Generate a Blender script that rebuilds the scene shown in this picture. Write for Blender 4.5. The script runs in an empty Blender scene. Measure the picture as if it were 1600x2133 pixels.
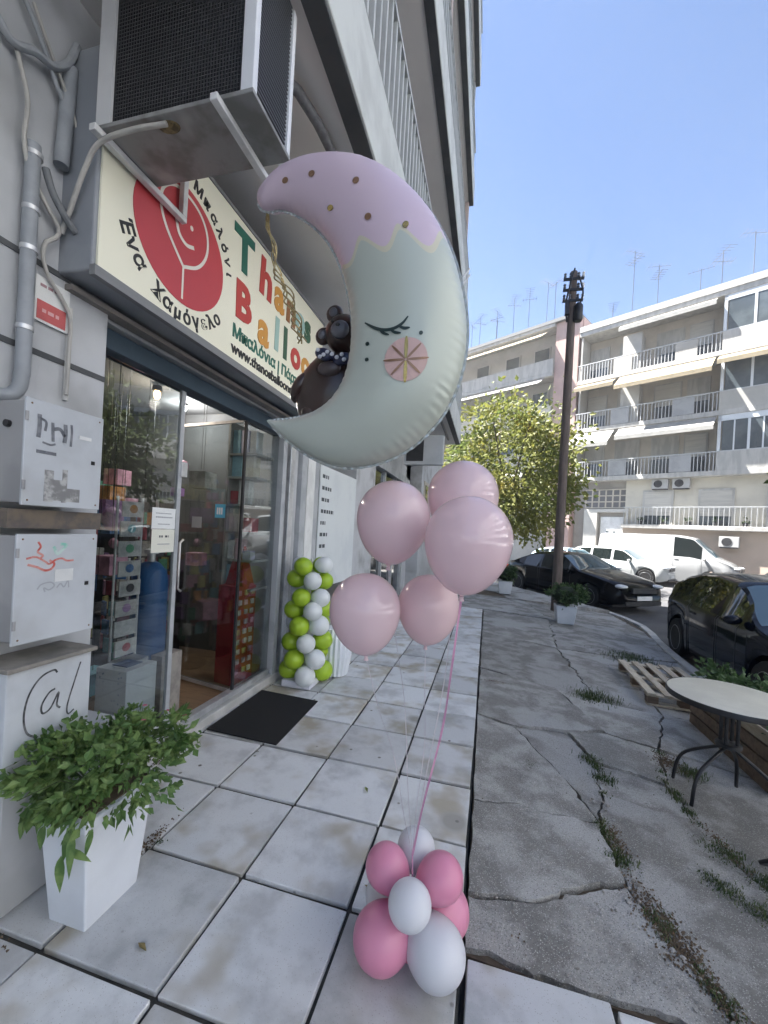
import bpy, bmesh, math, random
from mathutils import Vector, Matrix, noise
R = math.radians
sc = bpy.context.scene
col = sc.collection
random.seed(7)

# ------------------------------------------------------------------ camera
cd = bpy.data.cameras.new('camera')
cam = bpy.data.objects.new('camera', cd); col.objects.link(cam)
cd.sensor_fit = 'HORIZONTAL'; cd.sensor_width = 36.0
cd.lens = 36.0 * 848 / 1600
cd.shift_x = 5 / 1600; cd.shift_y = 39.5 / 1600
cd.clip_start = 0.02; cd.clip_end = 2000
yaw, pit, rol = R(-14.6), R(-0.1), R(3.2)
fw = Vector((math.sin(yaw)*math.cos(pit), math.cos(yaw)*math.cos(pit), math.sin(pit)))
rt = Vector((math.cos(yaw), -math.sin(yaw), 0)); up = rt.cross(fw)
r2 = rt*math.cos(rol) + up*math.sin(rol); u2 = -rt*math.sin(rol) + up*math.cos(rol)
M = Matrix((r2, u2, -fw)).transposed().to_4x4()
M.translation = (0, 0, 1.57)
cam.matrix_world = M
sc.camera = cam

# ------------------------------------------------------------------ light
SUN = Vector((-0.50, 0.10, 0.86)).normalized()
w = bpy.data.worlds.new('World'); sc.world = w; w.use_nodes = True
nt = w.node_tree; bg = nt.nodes['Background']
sky = nt.nodes.new('ShaderNodeTexSky'); sky.sky_type = 'NISHITA'; sky.sun_disc = False
sky.sun_elevation = math.asin(SUN.z); sky.sun_rotation = math.atan2(SUN.x, SUN.y)
sky.air_density = 0.75; sky.dust_density = 0.7; sky.ozone_density = 2.5
nt.links.new(sky.outputs[0], bg.inputs[0]); bg.inputs[1].default_value = 0.05
sl = bpy.data.lights.new('sun', 'SUN'); sl.energy = 5.0; sl.angle = R(0.5); sl.color = (1, .965, .93)
so = bpy.data.objects.new('sun', sl); col.objects.link(so)
so.rotation_euler = SUN.to_track_quat('Z', 'Y').to_euler()
vs = sc.view_settings
vs.view_transform = 'Standard'; vs.look = 'None'; vs.gamma = 1; vs.use_curve_mapping = False
vs.exposure = 2.75
sc.cycles.max_bounces = 7; sc.cycles.transparent_max_bounces = 16
sc.cycles.caustics_reflective = False; sc.cycles.caustics_refractive = False
sc.cycles.use_denoising = True

# ------------------------------------------------------------------ materials
MATS = {}
def pm(name, c, c2=None, scale=6, rough=.7, bump=0, bscale=None, metal=0, rnd=0, coat=0, det=5, spots=None, trans=None,
       stretch=None, spec=.5, mask=(.42, .62), co='Object', lay2=None, bump2=None):
    """principled material: two colours mixed by noise, optional bump, optional dark spots, per-object brightness jitter"""
    if name in MATS: return MATS[name]
    m = bpy.data.materials.new(name); m.use_nodes = True; MATS[name] = m
    t = m.node_tree; N = t.nodes; L = t.links; b = N['Principled BSDF']
    b.inputs['Roughness'].default_value = rough; b.inputs['Metallic'].default_value = metal
    b.inputs['Coat Weight'].default_value = coat; b.inputs['Coat Roughness'].default_value = .08
    b.inputs['Specular IOR Level'].default_value = spec
    tc = N.new('ShaderNodeTexCoord'); src = tc.outputs[co]
    if stretch:
        mp = N.new('ShaderNodeMapping'); mp.inputs['Scale'].default_value = stretch
        L.new(src, mp.inputs[0]); src = mp.outputs[0]
    if rnd:
        oi = N.new('ShaderNodeObjectInfo')
        ad = N.new('ShaderNodeVectorMath'); ad.operation = 'MULTIPLY_ADD'
        L.new(oi.outputs['Random'], ad.inputs[0]); ad.inputs[1].default_value = (37, 51, 23); L.new(src, ad.inputs[2]); src = ad.outputs[0]
    out = None
    def noi(sc_, d=det):
        n = N.new('ShaderNodeTexNoise'); n.inputs['Scale'].default_value = sc_; n.inputs['Detail'].default_value = d
        n.inputs['Roughness'].default_value = .6
        L.new(src, n.inputs['Vector']); return n.outputs[0]
    def mix(a, bb, f):
        x = N.new('ShaderNodeMix'); x.data_type = 'RGBA'
        for k, v in ((6, a), (7, bb)):
            if hasattr(v, 'type'): L.new(v, x.inputs[k])
            else: x.inputs[k].default_value = (*v, 1)
        L.new(f, x.inputs[0]); return x.outputs[2]
    def ramp(s, lo, hi):
        r = N.new('ShaderNodeMapRange'); r.inputs[1].default_value = lo; r.inputs[2].default_value = hi; r.interpolation_type = 'SMOOTHSTEP'
        L.new(s, r.inputs[0]); return r.outputs[0]
    cur = c
    if c2: cur = mix(c, c2, ramp(noi(scale), *mask))
    if lay2:  # (colour, scale, lo, hi)
        cur = mix(cur, lay2[0], ramp(noi(lay2[1], 3), lay2[2], lay2[3]))
    for spots in ([] if not spots else spots if isinstance(spots, list) else [spots]):  # (colour, voronoi scale, size)
        v = N.new('ShaderNodeTexVoronoi'); v.inputs['Scale'].default_value = spots[1]; L.new(src, v.inputs['Vector'])
        r = N.new('ShaderNodeMapRange'); r.inputs[1].default_value = spots[2]; r.inputs[2].default_value = spots[2]*.6
        L.new(v.outputs['Distance'], r.inputs[0])
        cc = N.new('ShaderNodeSeparateColor'); L.new(v.outputs['Color'], cc.inputs[0])
        g = N.new('ShaderNodeMath'); g.operation = 'GREATER_THAN'; L.new(cc.outputs[0], g.inputs[0]); g.inputs[1].default_value = spots[3] if len(spots) > 3 else .5
        mu = N.new('ShaderNodeMath'); mu.operation = 'MULTIPLY'; L.new(r.outputs[0], mu.inputs[0]); L.new(g.outputs[0], mu.inputs[1])
        cur = mix(cur, spots[0], mu.outputs[0])
    if rnd:
        h = N.new('ShaderNodeHueSaturation')
        mr = N.new('ShaderNodeMapRange'); mr.inputs[3].default_value = 1-rnd; mr.inputs[4].default_value = 1+rnd
        L.new(oi.outputs['Random'], mr.inputs[0]); L.new(mr.outputs[0], h.inputs['Value'])
        if hasattr(cur, 'type'): L.new(cur, h.inputs['Color'])
        else: h.inputs['Color'].default_value = (*cur, 1)
        cur = h.outputs[0]
    if hasattr(cur, 'type'): L.new(cur, b.inputs['Base Color'])
    else: b.inputs['Base Color'].default_value = (*cur, 1)
    if bump:
        bp = N.new('ShaderNodeBump'); bp.inputs['Strength'].default_value = bump; bp.inputs['Distance'].default_value = .01
        L.new(noi(bscale or scale*6), bp.inputs['Height']); L.new(bp.outputs[0], b.inputs['Normal'])
        if bump2:
            b2 = N.new('ShaderNodeBump'); b2.inputs['Strength'].default_value = bump2[0]; b2.inputs['Distance'].default_value = bump2[2]
            L.new(noi(bump2[1], 6), b2.inputs['Height']); L.new(b2.outputs[0], bp.inputs['Normal'])
    if trans:  # thin translucent sheet
        tr = N.new('ShaderNodeBsdfTranslucent'); mx = N.new('ShaderNodeMixShader'); mx.inputs[0].default_value = trans
        if hasattr(cur, 'type'): L.new(cur, tr.inputs[0])
        else: tr.inputs[0].default_value = (*cur, 1)
        L.new(b.outputs[0], mx.inputs[1]); L.new(tr.outputs[0], mx.inputs[2]); L.new(mx.outputs[0], N['Material Output'].inputs[0])
    return m

def glass(name, tint=(.85, .9, .9), refl=1.0, ior=1.5):
    if name in MATS: return MATS[name]
    m = bpy.data.materials.new(name); m.use_nodes = True; MATS[name] = m
    t = m.node_tree; N = t.nodes; L = t.links; N.remove(N['Principled BSDF'])
    tr = N.new('ShaderNodeBsdfTransparent'); tr.inputs[0].default_value = (*tint, 1)
    gl = N.new('ShaderNodeBsdfGlossy'); gl.inputs['Roughness'].default_value = .004; gl.inputs[0].default_value = (.95, .97, 1, 1)
    lw = N.new('ShaderNodeLayerWeight'); lw.inputs[0].default_value = .5
    pw = N.new('ShaderNodeMath'); pw.operation = 'POWER'; pw.inputs[1].default_value = 4.2; L.new(lw.outputs['Facing'], pw.inputs[0])
    fr = N.new('ShaderNodeMath'); fr.operation = 'MULTIPLY_ADD'; fr.inputs[1].default_value = .92; fr.inputs[2].default_value = .05; L.new(pw.outputs[0], fr.inputs[0])
    mx = N.new('ShaderNodeMixShader'); mu = N.new('ShaderNodeMath'); mu.operation = 'MULTIPLY'; mu.inputs[1].default_value = refl; mu.use_clamp = True
    L.new(fr.outputs[0], mu.inputs[0]); L.new(mu.outputs[0], mx.inputs[0]); L.new(tr.outputs[0], mx.inputs[1]); L.new(gl.outputs[0], mx.inputs[2])
    L.new(mx.outputs[0], N['Material Output'].inputs[0]); return m

def emit(name, c, s):
    if name in MATS: return MATS[name]
    m = bpy.data.materials.new(name); m.use_nodes = True; MATS[name] = m
    b = m.node_tree.nodes['Principled BSDF']; b.inputs['Base Color'].default_value = (*c, 1)
    b.inputs['Emission Color'].default_value = (*c, 1); b.inputs['Emission Strength'].default_value = s; return m

# ------------------------------------------------------------------ building helpers
ORG = {}     # object -> world origin of its space (None = local space of a rotated thing)
def tag(o, label=None, cat=None, group=None, kind=None):
    if label: o['label'] = label
    if cat: o['category'] = cat
    if group: o['group'] = group
    if kind: o['kind'] = kind
    return o
def thing(name, label, cat, loc, rz=None, group=None):
    """an Empty at the base of a thing; with rz the parts are built in its own local space"""
    o = bpy.data.objects.new(name, None); col.objects.link(o); o.location = loc; o.empty_display_size = .1
    if rz is not None: o.rotation_euler.z = rz; ORG[o.name] = Vector((0, 0, 0))
    else: ORG[o.name] = Vector(loc)
    return tag(o, label, cat, group)
class MB:
    def __init__(s): s.v = []; s.f = []; s.uv = {}
    def add(s, vs, fs):
        n = len(s.v); s.v += [Vector(p) for p in vs]; s.f += [tuple(i+n for i in f) for f in fs]; return s
    def box(s, a, b, m=None):
        x0, y0, z0 = a; x1, y1, z1 = b
        vs = [Vector(p) for p in ((x0,y0,z0),(x1,y0,z0),(x1,y1,z0),(x0,y1,z0),(x0,y0,z1),(x1,y0,z1),(x1,y1,z1),(x0,y1,z1))]
        if m: vs = [m @ p for p in vs]
        return s.add(vs, [(3,2,1,0),(4,5,6,7),(0,1,5,4),(1,2,6,5),(2,3,7,6),(3,0,4,7)])
    def bar(s, p, q, wd, ht, upv=(0,0,1)):
        p, q = Vector(p), Vector(q); d = (q-p).normalized(); u = Vector(upv)
        if abs(d.dot(u)) > .98: u = Vector((1,0,0))
        r = d.cross(u).normalized(); u = r.cross(d)
        vs = [e + r*a*wd/2 + u*b*ht/2 for e in (p, q) for a, b in ((-1,-1),(1,-1),(1,1),(-1,1))]
        return s.add(vs, [(0,1,2,3),(7,6,5,4),(0,4,5,1),(1,5,6,2),(2,6,7,3),(3,7,4,0)])
    def tube(s, pts, r, n=8, cap=True):
        pts = [Vector(p) for p in pts]; rr = r if isinstance(r, (list, tuple)) else [r]*len(pts)
        n0 = len(s.v); ref = None
        for i, p in enumerate(pts):
            d = (pts[min(i+1, len(pts)-1)] - pts[max(i-1, 0)]).normalized()
            if ref is None: ref = d.orthogonal().normalized()
            ref = (ref - d*ref.dot(d)).normalized(); b = d.cross(ref)
            for k in range(n):
                a = 2*math.pi*k/n; s.v.append(p + (ref*math.cos(a) + b*math.sin(a))*rr[i])
        for i in range(len(pts)-1):
            for k in range(n):
                a = n0+i*n+k; b_ = n0+i*n+(k+1) % n; s.f.append((a, b_, b_+n, a+n))
        if cap: s.f.append(tuple(n0+k for k in range(n))[::-1]); s.f.append(tuple(n0+(len(pts)-1)*n+k for k in range(n)))
        return s
    def lathe(s, prof, c=(0,0,0), n=24, m=None):
        n0 = len(s.v); c = Vector(c)
        for r, z in prof:
            for k in range(n):
                a = 2*math.pi*k/n; p = Vector((r*math.cos(a), r*math.sin(a), z)); s.v.append((m @ p if m else p) + c)
        for i in range(len(prof)-1):
            for k in range(n):
                a = n0+i*n+k; b = n0+i*n+(k+1) % n; s.f.append((a, b, b+n, a+n))
        if prof[0][0] > 1e-6: s.f.append(tuple(n0+k for k in range(n))[::-1])
        if prof[-1][0] > 1e-6: s.f.append(tuple(n0+(len(prof)-1)*n+k for k in range(n)))
        return s
    def ball(s, c, r, n=20, m=None):
        if not hasattr(r, '__len__'): r = (r, r, r)
        prof = [(math.sin(math.pi*i/(n//2)), -math.cos(math.pi*i/(n//2))) for i in range(n//2+1)]
        mm = Matrix.Diagonal(Vector(r)).to_4x4()
        return s.lathe(prof, c, n, (m @ mm) if m else mm)
    def prism(s, poly, z0, z1):
        """vertical prism; z0/z1 numbers or functions of (x, y)"""
        f0 = z0 if callable(z0) else (lambda x, y: z0); f1 = z1 if callable(z1) else (lambda x, y: z1)
        n = len(poly)
        vs = [(x, y, f0(x, y)) for x, y in poly] + [(x, y, f1(x, y)) for x, y in poly]
        return s.add(vs, [tuple(range(n))[::-1], tuple(range(n, 2*n))] + [(i, (i+1) % n, n+(i+1) % n, n+i) for i in range(n)])
    def build(s, name, mat, parent=None, smooth=False, bevel=0, org=None, **kw):
        if parent is not None: o0 = ORG[parent.name]
        elif org is not None: o0 = Vector(org)
        else:
            xs = [v.x for v in s.v]; ys = [v.y for v in s.v]; zs = [v.z for v in s.v]
            o0 = Vector(((min(xs)+max(xs))/2, (min(ys)+max(ys))/2, min(zs)))
        me = bpy.data.meshes.new(name); me.from_pydata([v-o0 for v in s.v], [], s.f)
        for k in (mat if isinstance(mat, (list, tuple)) else [mat]): me.materials.append(k)
        bm = bmesh.new(); bm.from_mesh(me)
        bmesh.ops.remove_doubles(bm, verts=bm.verts, dist=1e-6)
        bmesh.ops.recalc_face_normals(bm, faces=bm.faces)
        if bevel:
            es = [e for e in bm.edges if len(e.link_faces) == 2 and e.calc_face_angle(0) > .5]
            bmesh.ops.bevel(bm, geom=es, offset=bevel, segments=2, affect='EDGES', profile=.5, clamp_overlap=True)
        bm.to_mesh(me); bm.free()
        if smooth:
            me.shade_smooth()
            if smooth != 2: me.set_sharp_from_angle(angle=R(45))
        o = bpy.data.objects.new(name, me); col.objects.link(o)
        if parent is not None: o.parent = parent; ORG[o.name] = o0
        else: o.location = o0; ORG[o.name] = o0
        return tag(o, **kw)
def recentre(o, at, par):
    """put a part's own origin at a world point so that its mesh can be shared"""
    d = Vector(at) - ORG[par.name]; o.data.transform(Matrix.Translation(-d)); o.location = d; return o
def copy_tree(o, parent=None):
    c = o.copy(); col.objects.link(c); c.parent = parent
    for ch in [x for x in o.children]: copy_tree(ch, c)
    return c
def share(o, parent, loc, rot=None):
    """another instance of a one-mesh part, sharing its mesh data"""
    c = o.copy(); col.objects.link(c); c.parent = parent; c.location = loc
    if rot: c.rotation_euler = rot
    return c
def text(name, body, size, mat, parent, pos, right=(0,1,0), upv=(0,0,1), extrude=.002, rot=0, align='CENTER', sx=1, bold=0):
    cu = bpy.data.curves.new('t', 'FONT'); cu.body = body; cu.size = size; cu.extrude = extrude; cu.align_x = align; cu.align_y = 'CENTER'
    cu.resolution_u = 3; cu.offset = bold
    o = bpy.data.objects.new('t', cu); col.objects.link(o)
    dg = bpy.context.evaluated_depsgraph_get()
    me = bpy.data.meshes.new_from_object(o.evaluated_get(dg))
    bpy.data.objects.remove(o); bpy.data.curves.remove(cu)
    r_, u_ = Vector(right).normalized(), Vector(upv).normalized(); n_ = r_.cross(u_)
    m = Matrix((r_, u_, n_)).transposed().to_4x4()
    off = Vector(pos) - (ORG[parent.name] if parent is not None else Vector((0,0,0)))
    me.transform(Matrix.Translation(off) @ m @ Matrix.Rotation(rot, 4, 'Z') @ Matrix.Diagonal((sx,1,1,1)))
    me.materials.clear(); me.materials.append(mat)
    ob = bpy.data.objects.new(name, me); col.objects.link(ob)
    if parent is not None: ob.parent = parent; ORG[ob.name] = ORG[parent.name]
    return ob
def crom(pts, n):
    """catmull-rom resampling by arc length"""
    pts = [Vector(p) for p in pts]; P = [pts[0]*2-pts[1]] + pts + [pts[-1]*2-pts[-2]]
    out = []
    for i in range(1, len(P)-2):
        for k in range(16):
            t = k/16; a, b, c, d = P[i-1], P[i], P[i+1], P[i+2]
            out.append(.5*((2*b) + (c-a)*t + (2*a-5*b+4*c-d)*t*t + (3*b-a-3*c+d)*t**3))
    out.append(pts[-1])
    ln = [0]
    for i in range(1, len(out)): ln.append(ln[-1] + (out[i]-out[i-1]).length)
    res = []; j = 0
    for k in range(n):
        t = ln[-1]*k/(n-1)
        while j < len(ln)-2 and ln[j+1] < t: j += 1
        f = (t-ln[j])/max(ln[j+1]-ln[j], 1e-9); res.append(out[j].lerp(out[j+1], min(max(f, 0), 1)))
    return res
def foliage(c, rad, n, size, shape=None, seed=1, shell=.45, droop=.2):
    """leaf-sized folded faces spread in clumps through an ellipsoid"""
    rg = random.Random(seed); mb = MB(); c = Vector(c)
    clumps = []
    for _ in range(max(6, n//45)):
        while True:
            p = Vector((rg.uniform(-1,1), rg.uniform(-1,1), rg.uniform(-1,1)))
            if shell < p.length < 1: break
        clumps.append(p)
    for _ in range(n):
        p = rg.choice(clumps) + Vector((rg.gauss(0,.13), rg.gauss(0,.13), rg.gauss(0,.10)))
        if shape and not shape(p): continue
        q = c + Vector((p.x*rad[0], p.y*rad[1], p.z*rad[2]))
        d = (p + Vector((rg.gauss(0,.7), rg.gauss(0,.7), rg.gauss(0,.6)-droop))).normalized()
        s_ = Vector((rg.gauss(0,1), rg.gauss(0,1), rg.gauss(0,.5))).cross(d)
        if s_.length < 1e-3: continue
        s_.normalize(); nn = d.cross(s_); L = size*rg.uniform(.45, 1.5); W = L*.32
        mb.add([q, q+d*L*.4+s_*W+nn*W*.35, q+d*L, q+d*L*.4-s_*W+nn*W*.35, q+d*L*.45], [(0,4,1),(4,2,1),(0,3,4),(4,3,2)])
    return mb

# shared materials
WHITE_P = pm('white_paint', (.72,.73,.72), (.62,.63,.62), 4, .5)
GREYMET = pm('grey_painted_metal', (.42,.44,.46), (.33,.35,.37), 3, .5, bump=.03)
ALU = pm('aluminium', (.62,.63,.64), (.5,.51,.53), 8, .35, metal=.6)
BLACKM = pm('black_metal', (.012,.012,.014), (.02,.02,.022), 10, .4)
DARK = pm('dark_plastic', (.02,.021,.023), (.03,.03,.033), 8, .5)
INK = pm('black_ink', (.012,.012,.014), None, rough=.6)
# ------------------------------------------------------------------ ground
def az(x, y):                      # the forecourt falls gently towards the kerb
    return -.045*max(0, min(x, 3.4))
ASPH = pm('asphalt', (.062,.063,.066), (.09,.09,.092), 1.2, .9, bump=.35, bscale=160, lay2=((.13,.125,.118), .35, .5, .75))
MORTAR = pm('dark_joint_mortar', (.03,.03,.028), (.06,.058,.05), 9, .95, bump=.4, bscale=120)
TILE = pm('pavement_tile_stone', (.61,.62,.62), (.43,.437,.437), 3.6, .78, bump=.15, bscale=140, bump2=(.25,7,.012), rnd=.16,
          spots=[((.10,.09,.08), 4.2, .07, .76), ((.42,.41,.39), 150, .30, .70), ((.33,.315,.28), 2.6, .26, .74), ((.20,.19,.17), 9, .12, .82)], lay2=((.38,.345,.275), 2.6, .48, .70), mask=(.45,.68))
CONC = pm('worn_concrete', (.34,.332,.31), (.20,.193,.176), 4.2, .9, bump=.8, bscale=70, bump2=(.6,8,.03), rnd=.15, det=9,
          spots=[((.50,.49,.46), 190, .42, .60), ((.13,.125,.115), 170, .42, .66), ((.55,.54,.51), 60, .18, .88)], lay2=((.37,.365,.35), 1.3, .50, .60), mask=(.40,.58))
SOIL = pm('dirt', (.09,.07,.05), (.13,.10,.07), 12, .95, bump=.6, bscale=60)
KERBM = pm('kerb_stone', (.50,.49,.46), (.38,.375,.36), 4, .8, bump=.15, rnd=.08)

mb = MB(); mb.add([(-300,-300,-.22),(300,-300,-.22),(300,300,-.22),(-300,300,-.22)], [(0,1,2,3)])
mb.build('road', ASPH, org=(0,0,-.22), kind='structure')
pave = MB().box((-6,-3,-.28),(-.008,9.02,-.014)).box((-.008,-3,-.28),(3.0,1.585,-.05)).build('pavement', MORTAR, kind='structure', org=(0,0,0))
colx = [-2.47,-1.97,-1.47,-.97,-.47,-.01]
rowy = [-.88,-.38,.12,.62,1.12] + [1.61+.5*k for k in range(15)]
rowy.append(9.05)
rg = random.Random(3)
def tile(x0, x1, y0, y1, z=0):
    g = rg.uniform(.007,.0105); t = rg.uniform(-.004,.004)
    b = MB().box((x0+g,y0+g*1.25,z-.04),(x1-g,y1-g*1.25,z+.004))
    for v in b.v:
        if v.z > z: v.z += t + rg.uniform(-.002,.002)
        v.x += rg.uniform(-.004,.004); v.y += rg.uniform(-.004,.004)
    o = b.build('tile', TILE, pave, bevel=.004)
    cx = Vector(((x0+x1)/2,(y0+y1)/2,z)); o.data.transform(Matrix.Translation(-cx)); o.location = cx
for i in range(len(colx)-1):
    for j in range(len(rowy)-1): tile(colx[i], colx[i+1], rowy[j], rowy[j+1])
for j in range(5):
    y1 = 1.575 if j == 4 else rowy[j+1]
    for x0 in (.0, .50, 1.0, 1.5, 2.0): tile(x0+.004, x0+.50, rowy[j], y1, -.002-.045*x0)

# forecourt: broken concrete slabs on dirt
kerb = [(2.95,1.6),(2.85,3.0),(2.78,4.4),(2.74,5.9),(2.92,7.9),(3.16,9.3),(3.20,10.1),(3.02,10.9),(2.72,11.65),(1.66,12.85),(1.07,13.6),(.45,14.45),(-.3,15.5),(-1.6,17.2)]
poly = [(-.0,1.6)] + kerb + [(-6,17.2),(-6,9.06),(-.0,9.06)]
fc = MB().prism(poly, -.3, lambda x, y: az(x,y)-.028).build('forecourt', SOIL, kind='structure', org=(0,0,0))
V = {'a':(-.004,1.60),'b':(.50,1.595),'c':(.93,1.60),'d':(1.6,1.6),'e':(2.9,1.6),
 'f':(-.004,1.845),'g':(.26,1.90),'h':(.48,2.035),'i':(.72,2.16),
 'j':(-.004,2.50),'k':(.21,2.555),'l':(.45,2.55),'m':(.715,2.585),
 'n':(.885,1.78),'o':(.80,1.97),'p':(.72,2.3),
 'q':(.60,2.97),'r':(.44,3.3),'s':(.30,3.62),'t':(-.004,3.72),'u':(.80,2.9),'v':(.86,3.3),'w':(.73,3.72),
 'x':(1.30,2.85),'y':(1.27,3.2),'z':(1.34,2.52),'A':(1.45,2.3),'B':(1.62,1.95),
 'C':(1.06,3.85),'D':(1.42,3.75),'E':(2.80,3.4),'F':(-.004,5.0),'G':(.8,4.75),'H':(1.2,4.6),'I':(1.75,4.55),'J':(2.76,4.6),
 'K':(-.004,6.9),'L':(1.1,6.6),'M':(1.9,6.7),'N':(2.80,6.9),'O':(.006,9.05),'P':(1.3,8.9),'Q':(3.08,9.1),
 'R':(1.0,11.0),'S':(2.95,10.9),'T':(-5.9,9.08),'U':(-5.9,11.2),'W':(1.05,13.5),'X':(-1.6,17.0),'Y':(-5.9,17.0)}
slabs = 'abcnoihgf fghipmlkj jklmqrst muvwsrq cdBAzxumpion uxyv deEDyxzAB vyDCw tswCGF CDIHG DEJI FGHLK HIML IJNM KLPO LMNQP TOPRU PQSR RSWXYU'.split()
rg = random.Random(11)
def edge_noise(p, q, rough):
    n = max(2, int((Vector(q)-Vector(p)).length/.03)); out = []
    pn = Vector((-(q[1]-p[1]), q[0]-p[0])).normalized() if q != p else Vector((0,0))
    a, b = (p, q) if p < q else (q, p); s_ = 1 if p < q else -1
    pn = pn*s_
    for k in range(n):
        t = k/n; x = p[0]+(q[0]-p[0])*t; y = p[1]+(q[1]-p[1])*t
        d = noise.noise(Vector((x*5.1, y*5.1, 3)))*rough + noise.noise(Vector((x*17, y*17, 9)))*rough*.5 + noise.noise(Vector((x*45, y*45, 2)))*rough*.35
        f = min(1, 4*min(t, 1-t)); out.append((x+pn.x*d*f, y+pn.y*d*f))
    return out
for k, sname in enumerate(slabs):
    pts = []
    ks = list(dict.fromkeys(sname)); cen = Vector((sum(V[c][0] for c in ks)/len(ks), sum(V[c][1] for c in ks)/len(ks)))
    far = cen.y > 4.7
    for a, b in zip(ks, ks[1:]+ks[:1]):
        lf_ = V[a][0] < .01 and V[b][0] < .01
        pts += edge_noise(V[a], V[b], .004 if lf_ else .03 if not far else .06)
    g = .014 if not far else .014
    pts2 = []
    n = len(pts)
    area = sum(pts[i][0]*pts[(i+1)%n][1]-pts[(i+1)%n][0]*pts[i][1] for i in range(n))
    sg = 1 if area > 0 else -1
    for i in range(n):
        d = Vector(pts[(i+1)%n]) - Vector(pts[i-1])
        if d.length < 1e-6: pts2.append(pts[i]); continue
        d.normalize(); nn = Vector((-d.y, d.x))*sg
        gg = g*(.35 + 1.5*abs(noise.noise(Vector((pts[i][0]*3, pts[i][1]*3, 5)))))
        pts2.append((pts[i][0]+nn.x*gg, pts[i][1]+nn.y*gg))
    dz = rg.uniform(-.012,.008); tx = rg.uniform(-.008,.008)
    b = MB().prism(pts2, lambda x, y: az(x,y)-.05, lambda x, y: az(x,y)+dz+tx*(x-cen.x)*2)
    o = b.build('concrete_slab', CONC, fc)
    cx = Vector((cen.x, cen.y, 0)); o.data.transform(Matrix.Translation(-cx)); o.location = cx
# stones and rubble lying in the broken joint
rb = MB()
def stone(x, y, r):
    m = Matrix.Rotation(rg.uniform(0,6.3),4,'Z') @ Matrix.Rotation(rg.uniform(-.4,.4),4,'X')
    n0 = len(rb.v); rb.ball((x,y,az(x,y)+r*.15), (r*rg.uniform(.7,1.3), r*rg.uniform(.6,1), r*rg.uniform(.35,.6)), 8, m)
    for v in rb.v[n0:]: v += Vector((rg.uniform(-.12,.12),rg.uniform(-.12,.12),rg.uniform(-.1,.1)))*r
LC = [(.93,1.62),(.885,1.78),(.80,1.97),(.72,2.3),(.715,2.58),(.80,2.9),(.86,3.3),(.73,3.7)]
C4 = [(1.6,1.75),(1.45,2.3),(1.34,2.52),(1.30,2.85),(1.27,3.2),(1.42,3.7)]
def along(ch, t):
    k = min(int(t*(len(ch)-1)), len(ch)-2); f = t*(len(ch)-1)-k
    return (ch[k][0]+(ch[k+1][0]-ch[k][0])*f, ch[k][1]+(ch[k+1][1]-ch[k][1])*f)
for _ in range(80):
    x, y = along(LC, rg.random()**1.2); stone(x+rg.gauss(0,.035), y+rg.gauss(0,.03), rg.uniform(.004,.014))
for _ in range(60): stone(rg.uniform(.05,.95), rg.uniform(1.63,2.1), rg.uniform(.003,.007))
for _ in range(220): stone(rg.uniform(.03,2.6), 1.63+rg.random()**1.6*5, rg.uniform(.0025,.007))
rb.build('rubble', pm('rubble_stone', (.34,.33,.31), (.22,.20,.17), 20, .9), label='loose chips and stones lying along the broken concrete joint', cat='rubble', kind='stuff', org=(0,0,0))
# brown dirt spilling from the joints: many small crumbs
ds = MB(); rgd = random.Random(4)
def crumbs(x, y, rx, ry, n, a=0, zf=az):
    ca, sa = math.cos(a), math.sin(a)
    for _ in range(n):
        u, v = rgd.gauss(0,.5)*rx, rgd.gauss(0,.5)*ry; px, py = x+u*ca-v*sa, y+u*sa+v*ca
        r = .0035*rgd.uniform(.5,1.7); z = zf(px,py)+.004; q = rgd.uniform(0,6.3)
        ds.add([(px+r*math.cos(q+k*2.09)*1.3, py+r*math.sin(q+k*2.09)*1.3, z-.004) for k in range(3)]+[(px+r*.2,py,z+r*.55)], [(0,1,3),(1,2,3),(2,0,3)])
for (x, y, rx, ry, n, a) in ((.80,2.03,.08,.20,520,.25),(.89,1.77,.05,.16,300,.3),(.76,2.45,.05,.16,220,0),(1.33,2.65,.06,.2,260,.1),(.84,1.90,.09,.1,240,0),(.25,4.62,.18,.05,500,0),(1.42,3.55,.1,.12,400,0),(1.5,2.1,.06,.3,500,.3),(.2,1.72,.02,.02,5,0)): crumbs(x,y,rx,ry,n,a)
for (x, y, rx, ry, n) in ((-1.66,1.09,.06,.03,70),(-1.66,1.0,.03,.1,40),(-1.50,1.62,.03,.16,160),(-1.97,2.2,.04,.3,120)): crumbs(x,y,rx,ry,n,0,lambda x,y: .004)
ds.build('dirt', pm('brown_dirt', (.12,.085,.055), (.19,.145,.10), 25, .95), label='brown dirt crumbs spilling from the broken joints', cat='dirt', kind='stuff', org=(0,0,0))
# kerb stones
kl = [Vector(p) for p in kerb]; kp = crom([(p.x,p.y,0) for p in kl], 24)
for a, b in zip(kp[:-1], kp[1:]):
    d = (b-a).normalized(); nn = Vector((d.y,-d.x,0)); a2 = a+d*.006; b2 = b-d*.006
    if nn.x < 0 and d.y > 0: nn = -nn
    q = [a2-nn*.0, b2-nn*.0, b2+nn*.13, a2+nn*.13]
    z1 = az(a.x,a.y)+.012
    o = MB().prism([(p.x,p.y) for p in q], -.3, z1).build('kerb_stone', KERBM, fc, bevel=.012)
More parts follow.
